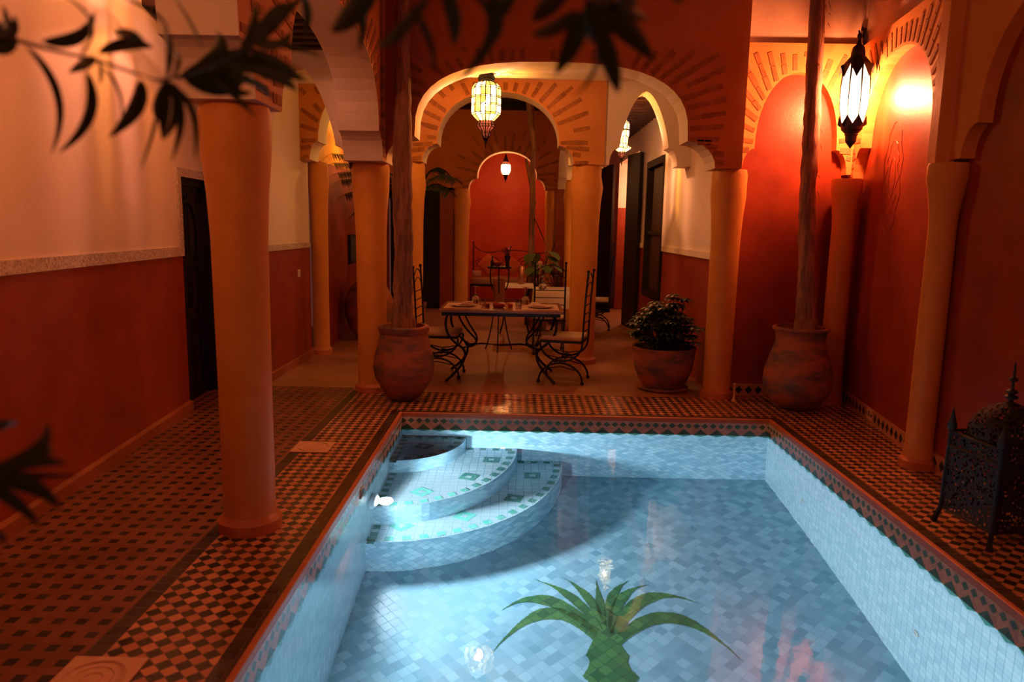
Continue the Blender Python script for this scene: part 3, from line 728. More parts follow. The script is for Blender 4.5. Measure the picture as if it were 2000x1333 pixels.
# lit room beyond the doorway
mb = MB(); mb.mi = 1
mb.poly([(1.93, 15.2, 0), (4.5, 15.2, 0), (4.5, 15.2, 1.6), (1.93, 15.2, 1.6)]); mb.mi = 0; mb.poly([(1.93, 15.2, 1.6), (4.5, 15.2, 1.6), (4.5, 15.2, 3.6), (1.93, 15.2, 3.6)])
mb.poly([(2.75, 11, 0), (2.75, 15.2, 0), (2.75, 15.2, 3.6), (2.75, 11, 3.6)])
mb.poly([(1.93, 11, 3.6), (4.5, 11, 3.6), (4.5, 15.2, 3.6), (1.93, 15.2, 3.6)])
struct(mb.build('wall_side_room', [W_, M['ochre_dk']]))
lamp('lamp_light', (2.45, 13.9, 2.3), 60, (1, .36, .16), .1)
# arcade on the right of the second court
arch_wall('wall_inner_side', (.70, 8.86), (.70, 14.0), -.28, 3.8,
          [dict(u0=.12, u1=2.30, zc=2.3, zt=3.05, n=2.2, lobe=(.15, .2)), dict(u0=2.62, u1=4.98, zc=2.3, zt=3.05, n=2.2, lobe=(.15, .2))], [M['ochre'], W_, W_, M['brick']])
# far wall with the alcove arch
arch_wall('wall_far', (-2.46, 14.0), (.98, 14.0), .28, 3.72,
          [dict(u0=1.50, u1=2.93, zc=2.29, zt=2.98, n=2.1, lobe=(.16, .2), blim=(1.2, 3.2), fan=1.2, sp=.13, zl=2.29)], [M['ochre_dk'], W_, W_, M['brick']], bricks=(0,), zbrick=3.4)
mb = MB(); mb.box2((-1.5, 14.0, 0), (-1.25, 14.28, 2.29)); mb.box2((-2.46, 14.0, 2.25), (-1.25, 14.28, 2.3)); mb.box2((.68, 14.0, 0), (.98, 14.28, 2.29)); struct(mb.build('wall_far_pier', M['red']))
mb = MB(); mb.box2((-2.46, 14.15, 0), (-1.5, 14.2, 2.25)); dd = mb.build('door_4', M['darkwood'], bevel=.004); struct(dd); tag(dd, 'dark double door in the far wall, behind the tree trunk', 'door')
mb = MB(); mb.box2((-2.46, 13.7, 3.72), (1.0, 14.3, 3.8)); mb.mi = 1; mb.box2((-2.46, 13.94, 3.8), (1.0, 14.3, 3.98)); mb.mi = 0; mb.box2((-2.46, 13.6, 3.98), (1.0, 14.3, 4.4))
struct(mb.build('trim_5', [M['darkwood'], M['beamwood']]))
mb = MB()
mb.poly([(-1.5, 16.4, 0), (1.4, 16.4, 0), (1.4, 16.4, 3.6), (-1.5, 16.4, 3.6)])
mb.poly([(-1.3, 14.28, 0), (-1.3, 16.4, 0), (-1.3, 16.4, 3.6), (-1.3, 14.28, 3.6)]); mb.poly([(.95, 14.28, 0), (.95, 16.4, 0), (.95, 16.4, 3.6), (.95, 14.28, 3.6)])
mb.poly([(-1.5, 14.28, 3.5), (1.4, 14.28, 3.5), (1.4, 16.4, 3.5), (-1.5, 16.4, 3.5)])
struct(mb.build('wall_alcove', M['alcove']))
mb = MB()
mb.mi = 1; mb.poly([(-2.46, 8.86, 0), (-2.46, 14.0, 0), (-2.46, 14, 2.35), (-2.46, 8.86, 2.35)]); mb.mi = 0; mb.poly([(-2.46, 8.86, 2.35), (-2.46, 14.0, 2.35), (-2.46, 14, 4.2), (-2.46, 8.86, 4.2)])
struct(mb.build('wall_left_far', [M['ochre'], M['red']]))
# ceilings with beams
def beams(name, x0, x1, y0, y1, z, sp, along='x'):
    m = MB(); m.mi = 0; m.box2((x0, y0, z + .12), (x1, y1, z + .16)); m.mi = 1
    y = y0 + .04
    while y < y1 - .08: m.box2((x0, y, z), (x1, y + .08, z + .12)); y += sp
    return struct(m.build(name, [M['darkwood'], M['beamwood']]))
beams('ceiling_left', -2.9, -1.57, 5.5, 6.85, 3.12, .2)
mb = MB(); mb.box2((-2.9, -1.5, 3.9), (-1.5, 5.5, 4.0)); mb.box2((-2.9, 5.4, 3.28), (-1.5, 5.5, 4.0)); struct(mb.build('ceiling_left_high', W_))
beams('ceiling_inner', .95, 1.93, 8.9, 15, 3.18, .24)
beams('ceiling_left_inner', -2.5, -1.57, 7.16, 8.5, 3.62, .2)
mb = MB(); mb.box2((-2.5, 8.46, 3.13), (-1.57, 8.5, 3.7)); struct(mb.build('trim_6', W_))

# ------------------------------------------------------------------ columns
CN_ = 0
def column(x, y, zt, rb, rt, label, ring=True, cap='flare', name='column', group=None):
    m = MB()
    if cap == 'flare':
        prof = [(rb * 1.02, 0), (rb, .1), (rb * 1.0, zt * .35), (rb * 1.04, zt * .7), (rb * 1.12, zt - .42), (rb * 1.25, zt - .25), (rt * .98, zt - .12), (rt, zt - .05), (rt * .93, zt)]
    else:
        prof = [(rb * 1.15, 0), (rb, .2), (rb * .98, zt * .5), (rb * .95, zt - .42), (rb, zt - .32), (rt * .9, zt - .16), (rt, zt - .10), (rt, zt - .02), (rt * .95, zt)]
    t = None
    m.lathe(prof, 40)
    o = tag(m.build(name, M['column'], None, True), label, 'column', group); o.location = (x, y, 0)
    if ring:
        q = MB(); R_ = rb + .03
        q.lathe([(R_, 0), (R_, .055), (R_ - .012, .065), (rb + .002, .085), (rb - .02, .085), (rb - .02, 0)], 36, cap=False)
        q.build('base_ring', M['terracotta'], o, True)
    return o
column(-1.395, 3.68, 2.155, .131, .172, 'thick ochre column standing alone at the pool edge, closest to the viewer')
column(-1.395, 6.97, 2.155, .137, .178, 'ochre column at the pool corner behind the clay jar with the bare trunk')
column(1.95, 7.0, 2.155, .13, .165, 'ochre column between the leafy planter and the red blind arch')
column(-1.28, 8.68, 2.31, .15, .175, 'ochre column partly hidden behind the tree trunk, left of the dining tables'.replace('left of', 'beside'), ring=False)
column(.77, 8.68, 2.31, .155, .172, 'ochre column directly behind the ladder-back chair, right of the set table'.replace('right of', 'next to'))
column(-2.42, 8.95, 2.31, .10, .12, 'slim ochre column engaged in the far end of the white and red side wall', ring=True)
column(2.97, 6.82, 2.08, .105, .135, 'slim ochre half column in the corner under the wall lantern', ring=False, cap='bell')
column(2.80, 4.93, 2.06, .088, .125, 'slim ochre half column on the side wall between the two red blind arches', ring=True, cap='bell')
column(.84, 11.32, 2.3, .14, .16, 'ochre column with a white block on it, seen just past the dining pillar', ring=False)
column(-1.10, 14.12, 2.29, .14, .16, 'far ochre column on the sofa side of the alcove arch', ring=False)
column(.60, 14.12, 2.29, .10, .12, 'far slim ochre column at the plant side of the alcove arch', ring=False)

# ------------------------------------------------------------------ lanterns
def lantern(name, loc, prof, n, star, label, glasses, bar=.0045, rot=0, chain=0, skip=(), top_solid=0, bot_solid=0, group=None):
    """prof: (radius, height) rows from bottom to top, a pane per cell, iron bars along all edges"""
    t = empty(name, loc, label, 'lantern', group)
    def V(i, k):
        r, z = prof[k]; s_ = star if i % 2 else 1.0; a = 2 * PI * i / n + rot
        return Vector((r * s_ * math.cos(a), r * s_ * math.sin(a), z))
    fr = MB()
    for k in range(len(prof)):
        if prof[k][0] > .012:
            fr.tube([V(i, k) for i in range(n + 1)], bar, 4, False)
    for i in range(n):
        for k in range(len(prof) - 1): fr.tube([V(i, k), V(i, k + 1)], bar, 4, False)
    for k in range(top_solid): # metal cap rows
        a = len(prof) - 2 - k
        for i in range(n): fr.poly([V(i, a), V(i + 1, a), V(i + 1, a + 1), V(i, a + 1)])
    for k in range(bot_solid):
        for i in range(n): fr.poly([V(i, k), V(i + 1, k), V(i + 1, k + 1), V(i, k + 1)])
    fr.build('frame', M['iron'], t)
    gl = MB(); mats = glasses['mats']
    for k in range(bot_solid, len(prof) - 1 - top_solid):
        for i in range(n):
            gl.mi = glasses['f'](i, k) % len(mats); gl.poly([V(i, k), V(i + 1, k), V(i + 1, k + 1), V(i, k + 1)])
    gl.build('glass_panes', mats, t)
    zb, zt = prof[0][1], prof[-1][1]
    fi = MB(); fi.lathe([(.002, zb - .07), (.007, zb - .05), (.004, zb - .03), (.012, zb - .015), (.012, zb)], 10)
    fi.build('spike', M['iron'], t, True)
    if chain:
        c = MB(); z = zt
        k = 0
        while z < zt + chain:
            ring = [(.010 * math.cos(a) if k % 2 else 0, 0 if k % 2 else .010 * math.cos(a), z + .016 + .018 * math.sin(a)) for a in (2 * PI * i / 8 for i in range(9))]
            c.tube(ring, .0025, 4, False); z += .028; k += 1
        c.build('chain', M['iron'], t)
    bz = zb + (zt - zb) * .55
    b_ = MB(); b_.ball((0, 0, bz), .022, 6, 1.4); b_.build('bulb', M['bulb'], t, True)
    return t
GL = [M['g_white'], M['g_amber'], M['g_yellow'], M['g_red']]
big = [(.012, 0), (.035, .05), (.050, .085), (.042, .10), (.085, .145), (.090, .17), (.075, .195), (.085, .205), (.145, .265), (.155, .285), (.155, .36), (.155, .375), (.155, .44), (.155, .455), (.155, .53), (.150, .55), (.115, .585), (.070, .60), (.080, .615), (.085, .645), (.065, .685), (.03, .70), (.006, .705)]
def gf(i, k):
    if k < 7 or k > 16: return 3 if k < 7 else 1
    return (0, 2, 0, 1, 0, 2, 1)[(i * 3 + k * 2) % 7]
big = [(r * .925, z * .925) for r, z in big]
lantern('stained_glass_lantern', (-.345, 7.40, 2.425), big, 16, .86, 'large hanging lantern of amber and clear glass in the middle of the wide arch', dict(mats=GL, f=gf), chain=.0, top_solid=5)
cr = [(.008, 0), (.04, .05), (.055, .09), (.05, .105), (.125, .155), (.12, .17), (.07, .20), (.075, .215), (.075, .30), (.085, .31), (.085, .39), (.085, .40), (.085, .48), (.07, .50), (.04, .53), (.03, .58), (.004, .60)]
lantern('stained_glass_lantern', (1.25, 9.3, 2.44), [(r * .91, z * .91) for r, z in cr], 12, .88, 'slimmer hanging glass lantern in the side gallery under the dark beams', dict(mats=GL, f=lambda i, k: 3 if k < 3 else (0 if (i + k) % 3 else 2)), chain=.19)
fa = [(.006, 0), (.03, .04), (.035, .08), (.06, .10), (.095, .17), (.10, .24), (.09, .30), (.06, .35), (.03, .42), (.012, .48), (.004, .50)]
lantern('small_lantern', (-.288, 14.7, 2.50), fa, 10, .92, 'small teardrop lantern hanging in the red alcove at the far end', dict(mats=GL, f=lambda i, k: 0 if 3 <= k <= 5 else 3), top_solid=3, bot_solid=3, chain=.45)
lantern('stained_glass_lantern', (-1.98, 10.0, 2.50), cr, 12, .88, 'hanging lantern behind the pool corner pier, casting yellow streaks', dict(mats=GL, f=lambda i, k: (0, 2, 1)[(i + k) % 3]), chain=.1)
lantern('stained_glass_lantern', (-2.05, 5.0, 2.99), cr, 12, .88, 'lantern of the side gallery, hanging just above the top edge over the white wall', dict(mats=GL, f=lambda i, k: (0, 2, 0, 1)[(i + k) % 4]), chain=.31)
lantern('stained_glass_lantern', (-2.0, 1.2, 2.50), cr, 12, .88, 'lantern of the side gallery behind the viewer', dict(mats=GL, f=lambda i, k: (0, 2, 0, 1)[(i + k) % 4]), chain=.8, bot_solid=4)
# wall lantern in the corner
wl = empty('wall_lantern', (2.85, 6.55, 2.32), 'tall milk glass wall lantern with iron crowns in the corner of the court', 'lantern')
n = 8; gp = [(.092, .22), (.118, .34), (.120, .50), (.108, .68)]
m = MB(); m.lathe([(.080, .20)] + gp, 8, cap=False); m.build('glass_panes', M['g_milk'], wl)
m = MB()
for i in range(8):
    a = 2 * PI * i / 8; m.tube([(1.02 * r * math.cos(a), 1.02 * r * math.sin(a), z) for r, z in [(.08, .2)] + gp], [.003, .003, .003, .005, .009], 4)
def crown(mb, z0, z1, r0, r1, up):
    k = 16
    for i in range(k):
        a0, a1 = 2 * PI * i / k, 2 * PI * (i + 1) / k
        h0, h1 = (z1 if i % 2 else z0), (z0 if i % 2 else z1)
        mb.poly([(r0 * math.cos(a0), r0 * math.sin(a0), up), (r0 * math.cos(a1), r0 * math.sin(a1), up), (r1 * math.cos(a1), r1 * math.sin(a1), h1), (r1 * math.cos(a0), r1 * math.sin(a0), h0)])
m.lathe([(.022, .86), (.045, .84), (.056, .80), (.058, .765), (.072, .75), (.112, .70)], 16, cap=False); crown(m, .685, .575, .112, .138, .70)
m.lathe([(.014, .95), (.018, .94), (.02, .92), (.012, .90), (.02, .87), (.022, .86)], 12)
m.build('top_crown', M['iron'], wl)
m = MB(); m.lathe([(.002, 0), (.015, .02), (.044, .06), (.048, .11), (.056, .115), (.052, .125), (.085, .16), (.088, .18)], 16, cap=False); crown(m, .275, .20, .088, .116, .18)
m.build('bottom_crown', M['iron'], wl)
m = MB(); m.tube([(0, 0, .94), (0, .02, .975), (.03, .08, .985), (.10, .22, .98), (.20, .38, 1.0)], .008); m.box2((.195, .395, .93), (.23, .43, 1.10))
m.tube([(.2, .38, 1.06), (.13, .25, 1.05), (.07, .12, 1.03), (.06, .10, 1.0), (.08, .14, .99)], .007); m.tube([(.2, .38, .95), (.14, .26, .94), (.11, .2, .965)], .006)
m.build('bracket', M['iron'], wl)
m = MB(); m.ball((0, 0, .50), .03, 6, 1.5); m.build('bulb', M['bulb'], wl, True)
lamp('lantern_light', (2.85, 6.55, 2.75), 235, (1, .28, .105), .05)
lamp('lantern_light', (-.345, 7.4, 2.78), 95, (1, .38, .15), .03)
lamp('lantern_light', (1.25, 9.3, 2.74), 150, (1, .42, .19), .012)
lamp('lantern_light', (-.288, 14.7, 2.72), 70, (1, .40, .12), .03)
lamp('lantern_light', (-1.98, 10.0, 2.82), 90, (1, .55, .12), .02)

# big floor lantern
fl = empty('floor_lantern', (2.61, 3.79, 0), 'big black pierced metal floor lantern with domed top on the checkered edge', 'lantern', rz=math.radians(8))
hw = .185
m = MB()
for k in range(4):
    T = Matrix.Rotation(k * PI / 2, 4, 'Z')
    def q(pts): m.poly([T @ Vector(p) for p in pts])
    q([(-hw, -hw, .09), (hw, -hw, .09), (hw * .97, -hw * .97, .53), (-hw * .97, -hw * .97, .53)])
m.build('pierced_side', M['pierced'], fl)
m = MB()
for sx in (-1, 1):
    for sy in (-1, 1):
        m.tube([(sx * (hw + .02), sy * (hw + .02), 0), (sx * hw, sy * hw, .09), (sx * hw * .97, sy * hw * .97, .54)], [.018, .012, .01], 6)
for z in (.09, .45, .53):
    c_ = [(-hw, -hw, z), (hw, -hw, z), (hw, hw, z), (-hw, hw, z), (-hw, -hw, z)]
    for a, e in zip(c_, c_[1:]): m.tube([a, e], .008, 4)
m.build('frame', M['iron'], fl)
for sx in (-1, 1):
    for sy in (-1, 1):
        p = MB(); p.lathe([(.022, 0), (.026, .02), (.018, .05), (.008, .09), (.002, .12)], 10, (sx * hw * .96, sy * hw * .96, .54)); p.build('corner_finial', M['iron'], fl, True)
m = MB(); m.lathe([(hw * .97, .53), (hw * .98, .58), (hw * .88, .63), (hw * .66, .68), (hw * .36, .715), (.015, .735)], 24, cap=False); m.build('dome', M['pierced'], fl, True)
m = MB(); m.lathe([(.012, .73), (.010, .745), (.030, .755), (.032, .765), (.012, .775), (.028, .785), (.026, .795), (.008, .805), (.007, .84), (.022, .85), (.020, .86), (.007, .87), (.006, .93), (.002, .95)], 16); m.build('finial', M['iron'], fl, True)

# ------------------------------------------------------------------ jars with trunks
def jar(name, loc, prof, mat, label, trunk, rs, z0=.60, seed=1):
    random.seed(seed)
    t = empty(name, loc, label, 'potted tree')
    m = MB(); m.lathe(prof, 48, cap=False)
    inner = [(prof[-1][0] - .03, prof[-1][1]), (prof[-1][0] - .05, z0)]
    m.lathe([prof[-1], inner[0], inner[1]], 48, cap=False); m.lathe([(prof[0][0], 0), (prof[0][0] * .5, .002)], 48)
    m.build('clay_jar', mat, t, True)
    s_ = MB(); s_.lathe([(inner[1][0] + .02, z0 - .02), (.1, z0 + .01), (.01, z0 + .015)], 30); s_.build('soil', M['soil'], t, True)
    k = MB(); nseg = len(trunk) - 1; pts = []; rr = []
    for i in range(nseg):
        for j in range(8):
            u = j / 8; p = Vector(trunk[i]).lerp(Vector(trunk[i + 1]), u); pts.append(p); rr.append((rs[i] * (1 - u) + rs[i + 1] * u) * random.uniform(.94, 1.07))
    k.tube(pts, rr, 14)
    for v in k.bm.verts: v.co += Vector((random.uniform(-1, 1), random.uniform(-1, 1), 0)) * .004
    k.build('trunk', M['bark'], t, 'all')
    return t
j1 = [(.105, 0), (.15, .03), (.215, .12), (.265, .22), (.280, .30), (.272, .40), (.240, .50), (.222, .59), (.216, .62), (.230, .635), (.232, .68), (.222, .69)]
jt = jar('potted_palm', (-1.035, 6.62, 0), j1, M['pot1'], 'bare palm trunk in a clay jar at the pool corner beside an ochre column',
    [(.0, 0, .58), (-.01, 0, .9), (.0, 0, 1.4), (-.01, 0, 2.0), (.0, 0, 2.6), (.0, 0, 3.2), (.02, 0, 4.2)], [.125, .088, .083, .088, .072, .064, .06], .62, 3)
j2 = [(.14, 0), (.19, .03), (.25, .10), (.295, .19), (.305, .26), (.29, .36), (.255, .48), (.222, .58), (.212, .64), (.222, .70), (.248, .73), (.242, .75)]
jt2 = jar('potted_palm', (2.575, 6.60, 0), j2, M['pot2'], 'bare trunk in a clay jar before the red blind arch near the wall lantern',
    [(.05, 0, .66), (.03, 0, .9), (.0, 0, 1.3), (-.04, 0, 1.9), (-.05, 0, 2.5), (-.07, 0, 3.1), (-.10, 0, 4.2)], [.11, .085, .072, .07, .068, .066, .058], .68, 5)
# peeling strands on the second trunk
random.seed(11)
for root, sx in ((jt2, 1), (jt, .6)):
    k = MB()
    for i in range(70):
        a = random.uniform(0, 2 * PI); z = random.uniform(.9, 3.9); r = .068; x0 = -.02 * (z - .7) if sx == 1 else 0
        p = Vector((x0 + r * math.cos(a), r * math.sin(a), z)); L_ = random.uniform(.03, .10) * sx
        k.tube([p, p + Vector((math.cos(a) * .012, math.sin(a) * .012, -L_ * .5)), p + Vector((math.cos(a) * .022, math.sin(a) * .022, -L_))], [.003, .002, .0008], 3)
    o = k.build('fibre', M['stem'], root); o['kind'] = 'stuff'

# leafy planter
def leaf_blade(mb, base, dirv, L_, w_, droop=.2, n=5, fold=.25):
    d = Vector(dirv).normalized(); up = Vector((0, 0, 1)); s_ = d.cross(up)
    if s_.length < .01: s_ = Vector((1, 0, 0))
    s_.normalize(); nn = s_.cross(d).normalized()
    prev = None
    for i in range(n + 1):
        t = i / n; c = Vector(base) + d * (L_ * t) - up * (droop * L_ * t * t); ww = w_ * math.sin(PI * min(1, .08 + t * .92)) ** .8 / 2
        if i == n: ww = .0004
        row = (mb.bm.verts.new(c - s_ * ww + nn * ww * fold), mb.bm.verts.new(c), mb.bm.verts.new(c + s_ * ww + nn * ww * fold))
        if prev:
            mb._f([prev[0], prev[1], row[1], row[0]]); mb._f([prev[1], prev[2], row[2], row[1]])
        prev = row
random.seed(4)
pl = empty('planter', (1.485, 7.30, 0), 'low wide clay bowl of dark leafy umbrella plant on a dish beside the column', 'potted plant')
m = MB(); m.lathe([(.20, .02), (.21, .05), (.245, .10), (.29, .22), (.305, .34), (.31, .40), (.32, .42), (.315, .44), (.29, .435), (.28, .38)], 44, cap=False); m.lathe([(.2, .02), (.05, .022)], 44)
m.build('clay_bowl', M['pot2'], pl, True)
m = MB(); m.lathe([(.24, 0), (.26, .02), (.255, .035), (.20, .03), (.1, .025)], 40); m.build('dish', M['pot2'], pl, True)
m = MB(); m.lathe([(.288, .38), (.15, .41), (.01, .42)], 30); m.build('soil', M['soil'], pl, True)
m = MB(); st = MB()
for i in range(150):
    a = random.uniform(0, 2 * PI); rr = random.uniform(.02, 1) ** .6
    c = Vector((.335 * rr * math.cos(a), .31 * rr * math.sin(a), .60 + .24 * (1 - rr * rr) + random.uniform(-.16, .07)))
    if i < 5: c = Vector((.12 + random.uniform(-.08, .08), random.uniform(-.05, .05), .94 + random.uniform(-.04, .03)))
    st.tube([(c.x * .3, c.y * .3, .40), (c.x * .7, c.y * .7, .55), c], [.006, .004, .003], 4)
    k = random.randint(7, 9)
    for j in range(k):
        b_ = 2 * PI * j / k + a; leaf_blade(m, c, (math.cos(b_), math.sin(b_), .15), random.uniform(.07, .11), .042, .4, 4)
m.build('foliage', M['leaf_dark'], pl, 'all', normals=False); st.build('stem', M['stem'], pl)

# ------------------------------------------------------------------ dining furniture
def iron_chair(loc, rz, label, group='wrought iron chairs with pale cushions'):
    """faces -x in its own frame"""
    t = empty('dining_chair', loc, label, 'chair', group, rz)
    m = MB(); m.box2((-.22, -.21, .43), (.22, .21, .445)); m.build('seat', M['iron'], t, bevel=.004)
    m = MB(); m.box2((-.215, -.205, .446), (.215, .205, .50)); o = m.build('cushion', M['cushion'], t, True, bevel=.022)
    for sy in (-1, 1):
        m = MB(); y = sy * .19
        m.tube([(x_, y, z_) for x_, z_ in [(-.22 + .44 * (1 - math.cos(PI * i / 16)) / 2, .43 - .19 * math.sin(PI * i / 16)) for i in range(17)]], .011)
        m.tube([(x_, y, z_) for x_, z_ in [(-.23 + .46 * (1 - math.cos(PI * i / 16)) / 2, .02 + .20 * math.sin(PI * i / 16)) for i in range(17)]], .011)
        m.tube([(.05 * math.cos(a), y, .235 + .02 * math.sin(a)) for a in (2 * PI * i / 10 for i in range(11))], .005, 5, False)
        m.tube([(-.17, y, .30), (0, y, .27), (.17, y, .30)], .006); m.tube([(-.15, y, .155), (0, y, .185), (.15, y, .155)], .006)
        for sx in (-1, 1): m.ball((sx * .23, y, .02), .02, 6)
        m.build('leg_frame', M['iron'], t, True)
    m = MB()
    for y in (-.03, .03): m.tube([(0, -.19, .25 + y), (0, .19, .25 + y)], .006)
    m.build('stretcher', M['iron'], t)
    m = MB()
    for sy in (-1, 1):
        m.tube([(.22, sy * .19, .43), (.225, sy * .19, .60), (.235, sy * .19, .85), (.255, sy * .19, 1.15)], .0105); m.ball((.257, sy * .19, 1.165), .018, 6)
    for z_ in (.55, .64, .73, .82, .91): m.tube([(.222 + (z_ - .45) * .04, -.19, z_), (.222 + (z_ - .45) * .04, .19, z_)], .006)
    m.tube([(.25, -.19 + .38 * i / 12, 1.06 + .08 * math.sin(PI * i / 12)) for i in range(13)], .007); m.tube([(.247, -.19 + .38 * i / 12, .98 + .07 * math.sin(PI * i / 12)) for i in range(13)], .006)
    m.build('backrest', M['iron'], t, True)
    return t
iron_chair((.50, 7.60, 0), math.radians(-14), 'wrought iron ladder-back chair in front of the ochre pillar, at the set table')
iron_chair((-.82, 7.75, 0), math.radians(176), 'wrought iron chair half hidden behind the clay jar with the palm trunk')
iron_chair((.40, 9.35, 0), math.radians(-90), 'wrought iron chair seen from its back, behind the set table')
iron_chair((1.24, 11.65, 0), math.radians(-8), 'wrought iron chair mostly hidden behind the ochre pillar')
# set table
tb = empty('dining_table', (-.165, 7.72, 0), 'iron table set for two with place mats and glasses, closest to the pool', 'table')
m = MB(); m.box2((-.63, -.42, .735), (.63, .42, .765)); m.build('table_top', M['tabletop'], tb, bevel=.005)
m = MB(); m.box2((-.60, -.39, .70), (.60, .39, .734)); m.build('apron', M['iron'], tb)
for sx in (-1, 1):
    for sy in (-1, 1):
        m = MB()
        m.tube(qb((sx * .55, sy * .30, .70), (sx * .62, sy * .30, .50), (sx * .42, sy * .22, .36), 8) + qb((sx * .40, sy * .20, .34), (sx * .30, sy * .12, .22), (sx * .56, sy * .34, .012), 8), .014)
        m.tube(qb((sx * .44, sy * .28, .70), (sx * .40, sy * .26, .58), (sx * .28, sy * .12, .44), 6) + qb((sx * .27, sy * .10, .42), (sx * .24, sy * .06, .34), (sx * .36, sy * .06, .33), 5), .010)
        m.build('leg', M['iron'], tb, True)
m = MB(); m.tube([(-.37, 0, .345), (-.2, 0, .36), (0, 0, .345), (.2, 0, .36), (.37, 0, .345)], .011)
for sx in (-1, 1): m.tube([(sx * .38, -.21, .345), (sx * .34, 0, .345), (sx * .38, .21, .345)], .011)
m.build('stretcher', M['iron'], tb, True)
TX, TY, TZ = -.165, 7.72, .7655
def on(x, y, dz=0): return (TX + x, TY + y, TZ + dz)
for sx, lb in ((-1, 'cream place mat under the plate at the jar end of the set table'), (1, 'cream place mat under the plate at the pillar end of the set table')):
    m = MB(); m.box2((-.19, -.27, 0), (.19, .27, .003)); o = tag(m.build('place_mat', M['mat_paper']), lb, 'place mat', 'place mats'); o.location = on(sx * .40, -.05)
    lb2 = 'jar end' if sx < 0 else 'pillar end'
    m = MB(); m.lathe([(.07, .0), (.08, .003), (.135, .016), (.138, .019), (.08, .010), (.01, .008)], 36); o = tag(m.build('plate', M['china'], None, True), 'white dinner plate at the %s of the set table' % lb2, 'plate', 'dinner plates'); o.location = on(sx * .40, -.12, .0035)
    m = MB()
    for i in range(5): m.box((.01 * i * -sx, .002 * i, .012 + .006 * i), (.14 - .018 * i, .09 - .012 * i, .007), rz=.2 * i)
    o = tag(m.build('napkin', M['cloth'], bevel=.003), 'folded cream napkin on the plate at the %s' % lb2, 'napkin', 'folded napkins'); o.location = on(sx * .38, -.10, .014)
    # upturned wine glass
    m = MB(); m.lathe([(.036, 0), (.044, .03), (.043, .06), (.03, .09), (.008, .105), (.004, .12), (.004, .175), (.02, .185), (.038, .188), (.038, .191), (.003, .191)], 24)
    o = tag(m.build('wine_glass', M['glass'], None, True), 'upturned stemmed wine glass at the %s of the set table' % lb2, 'glass', 'wine glasses'); o.location = on(-.29 if sx < 0 else .245, .16)
    m = MB(); m.lathe([(.034, 0), (.037, .07), (.034, .07), (.031, .005), (.002, .005)], 24); o = tag(m.build('tumbler', M['glass'], None, True), 'clear tumbler beside the wine glass at the %s' % lb2, 'glass', 'tumblers'); o.location = on(-.21 if sx < 0 else .175, .06)
m = MB(); m.lathe([(.045, 0), (.06, .01), (.072, .035), (.06, .04), (.045, .015), (.002, .012)], 28)
for a in (0, 2.1, 4.2): m.tube([(.066 * math.cos(a), .066 * math.sin(a), .035), (.074 * math.cos(a), .074 * math.sin(a), .055), (.05 * math.cos(a), .05 * math.sin(a), .05)], .007)
o = tag(m.build('ashtray', M['redglass'], None, True), 'dark red ceramic bowl in the middle of the set table', 'bowl'); o.location = on(-.03, -.16)
for x_, lb in ((-.15, 'small dark candle glass beside the red bowl, jar side'), (.09, 'small dark candle glass beside the red bowl, pillar side')):
    m = MB(); m.lathe([(.022, 0), (.028, .035), (.024, .035), (.02, .008), (.002, .008)], 18); o = tag(m.build('candle_glass', M['redglass'], None, True), lb, 'candle glass', 'candle glasses'); o.location = on(x_, -.14)
# second table with a cloth, third behind
t2 = empty('dining_table', (.60, 10.35, 0), 'square table under a white cloth behind the pillar, in the second court', 'table')
m = MB(); m.box2((-.36, -.36, .70), (.36, .36, .73)); m.build('table_top', M['tabletop'], t2)
for sx in (-1, 1):
    for sy in (-1, 1): m = MB(); m.tube(qb((sx * .32, sy * .32, .70), (sx * .2, sy * .2, .35), (sx * .32, sy * .32, .01), 8), .012); m.build('leg', M['iron'], t2, True)
m = MB()
ring = []
for k_, (s_, z_) in enumerate(((.375, .735), (.38, .725), (.382, .62), (.385, .50))):
    row = []
    for i in range(48):
        u = i / 48 * 4; e = int(u); f_ = u - e; p = [(-1 + 2 * f_, -1), (1, -1 + 2 * f_), (1 - 2 * f_, 1), (-1, 1 - 2 * f_)][e]
        w_ = s_ + (.008 * math.sin(i * 1.7) * max(0, k_ - 1)); row.append(m.bm.verts.new((p[0] * w_, p[1] * w_, z_)))
    ring.append(row)
for a, e in zip(ring, ring[1:]):
    for i in range(48): m._f([a[i], a[(i + 1) % 48], e[(i + 1) % 48], e[i]])
m._f(ring[0]); o = tag(m.build('tablecloth', M['cloth'], None, True), 'white tablecloth hanging over the square table behind the pillar', 'tablecloth'); o.location = (.60, 10.35, 0)
for (x_, y_, lb) in ((.33, 10.15, 'upturned wine glass on the white tablecloth, seen through the chair back'), (.77, 10.1, 'upturned wine glass on the white tablecloth, close to the pillar'), (.36, 10.35, 'wine glass on the far part of the white tablecloth')):
    src = [x for x in col.objects if x.name == 'wine_glass'][0]; c = src.copy(); col.objects.link(c); c.location = (x_, y_, .7365); c['label'] = lb
t3 = empty('side_table', (-.04, 11.0, 0), 'narrow white topped table with a copper cylinder, beside the vase stand', 'table')
m = MB(); m.box2((-.27, -.22, .70), (.27, .22, .75)); m.build('table_top', M['cloth'], t3, bevel=.006)
for sx in (-1, 1):
    for sy in (-1, 1): m = MB(); m.tube(qb((sx * .22, sy * .17, .70), (sx * .1, sy * .1, .35), (sx * .22, sy * .17, .01), 8), .012); m.build('leg', M['iron'], t3, True)
m = MB(); m.lathe([(.04, 0), (.045, .01), (.045, .26), (.04, .265), (.036, .25), (.002, .25)], 24); o = tag(m.build('cylinder_vase', M['copper'], None, True), 'tall copper cylinder standing on the narrow white table', 'vase'); o.location = (.05, 10.95, .7505)
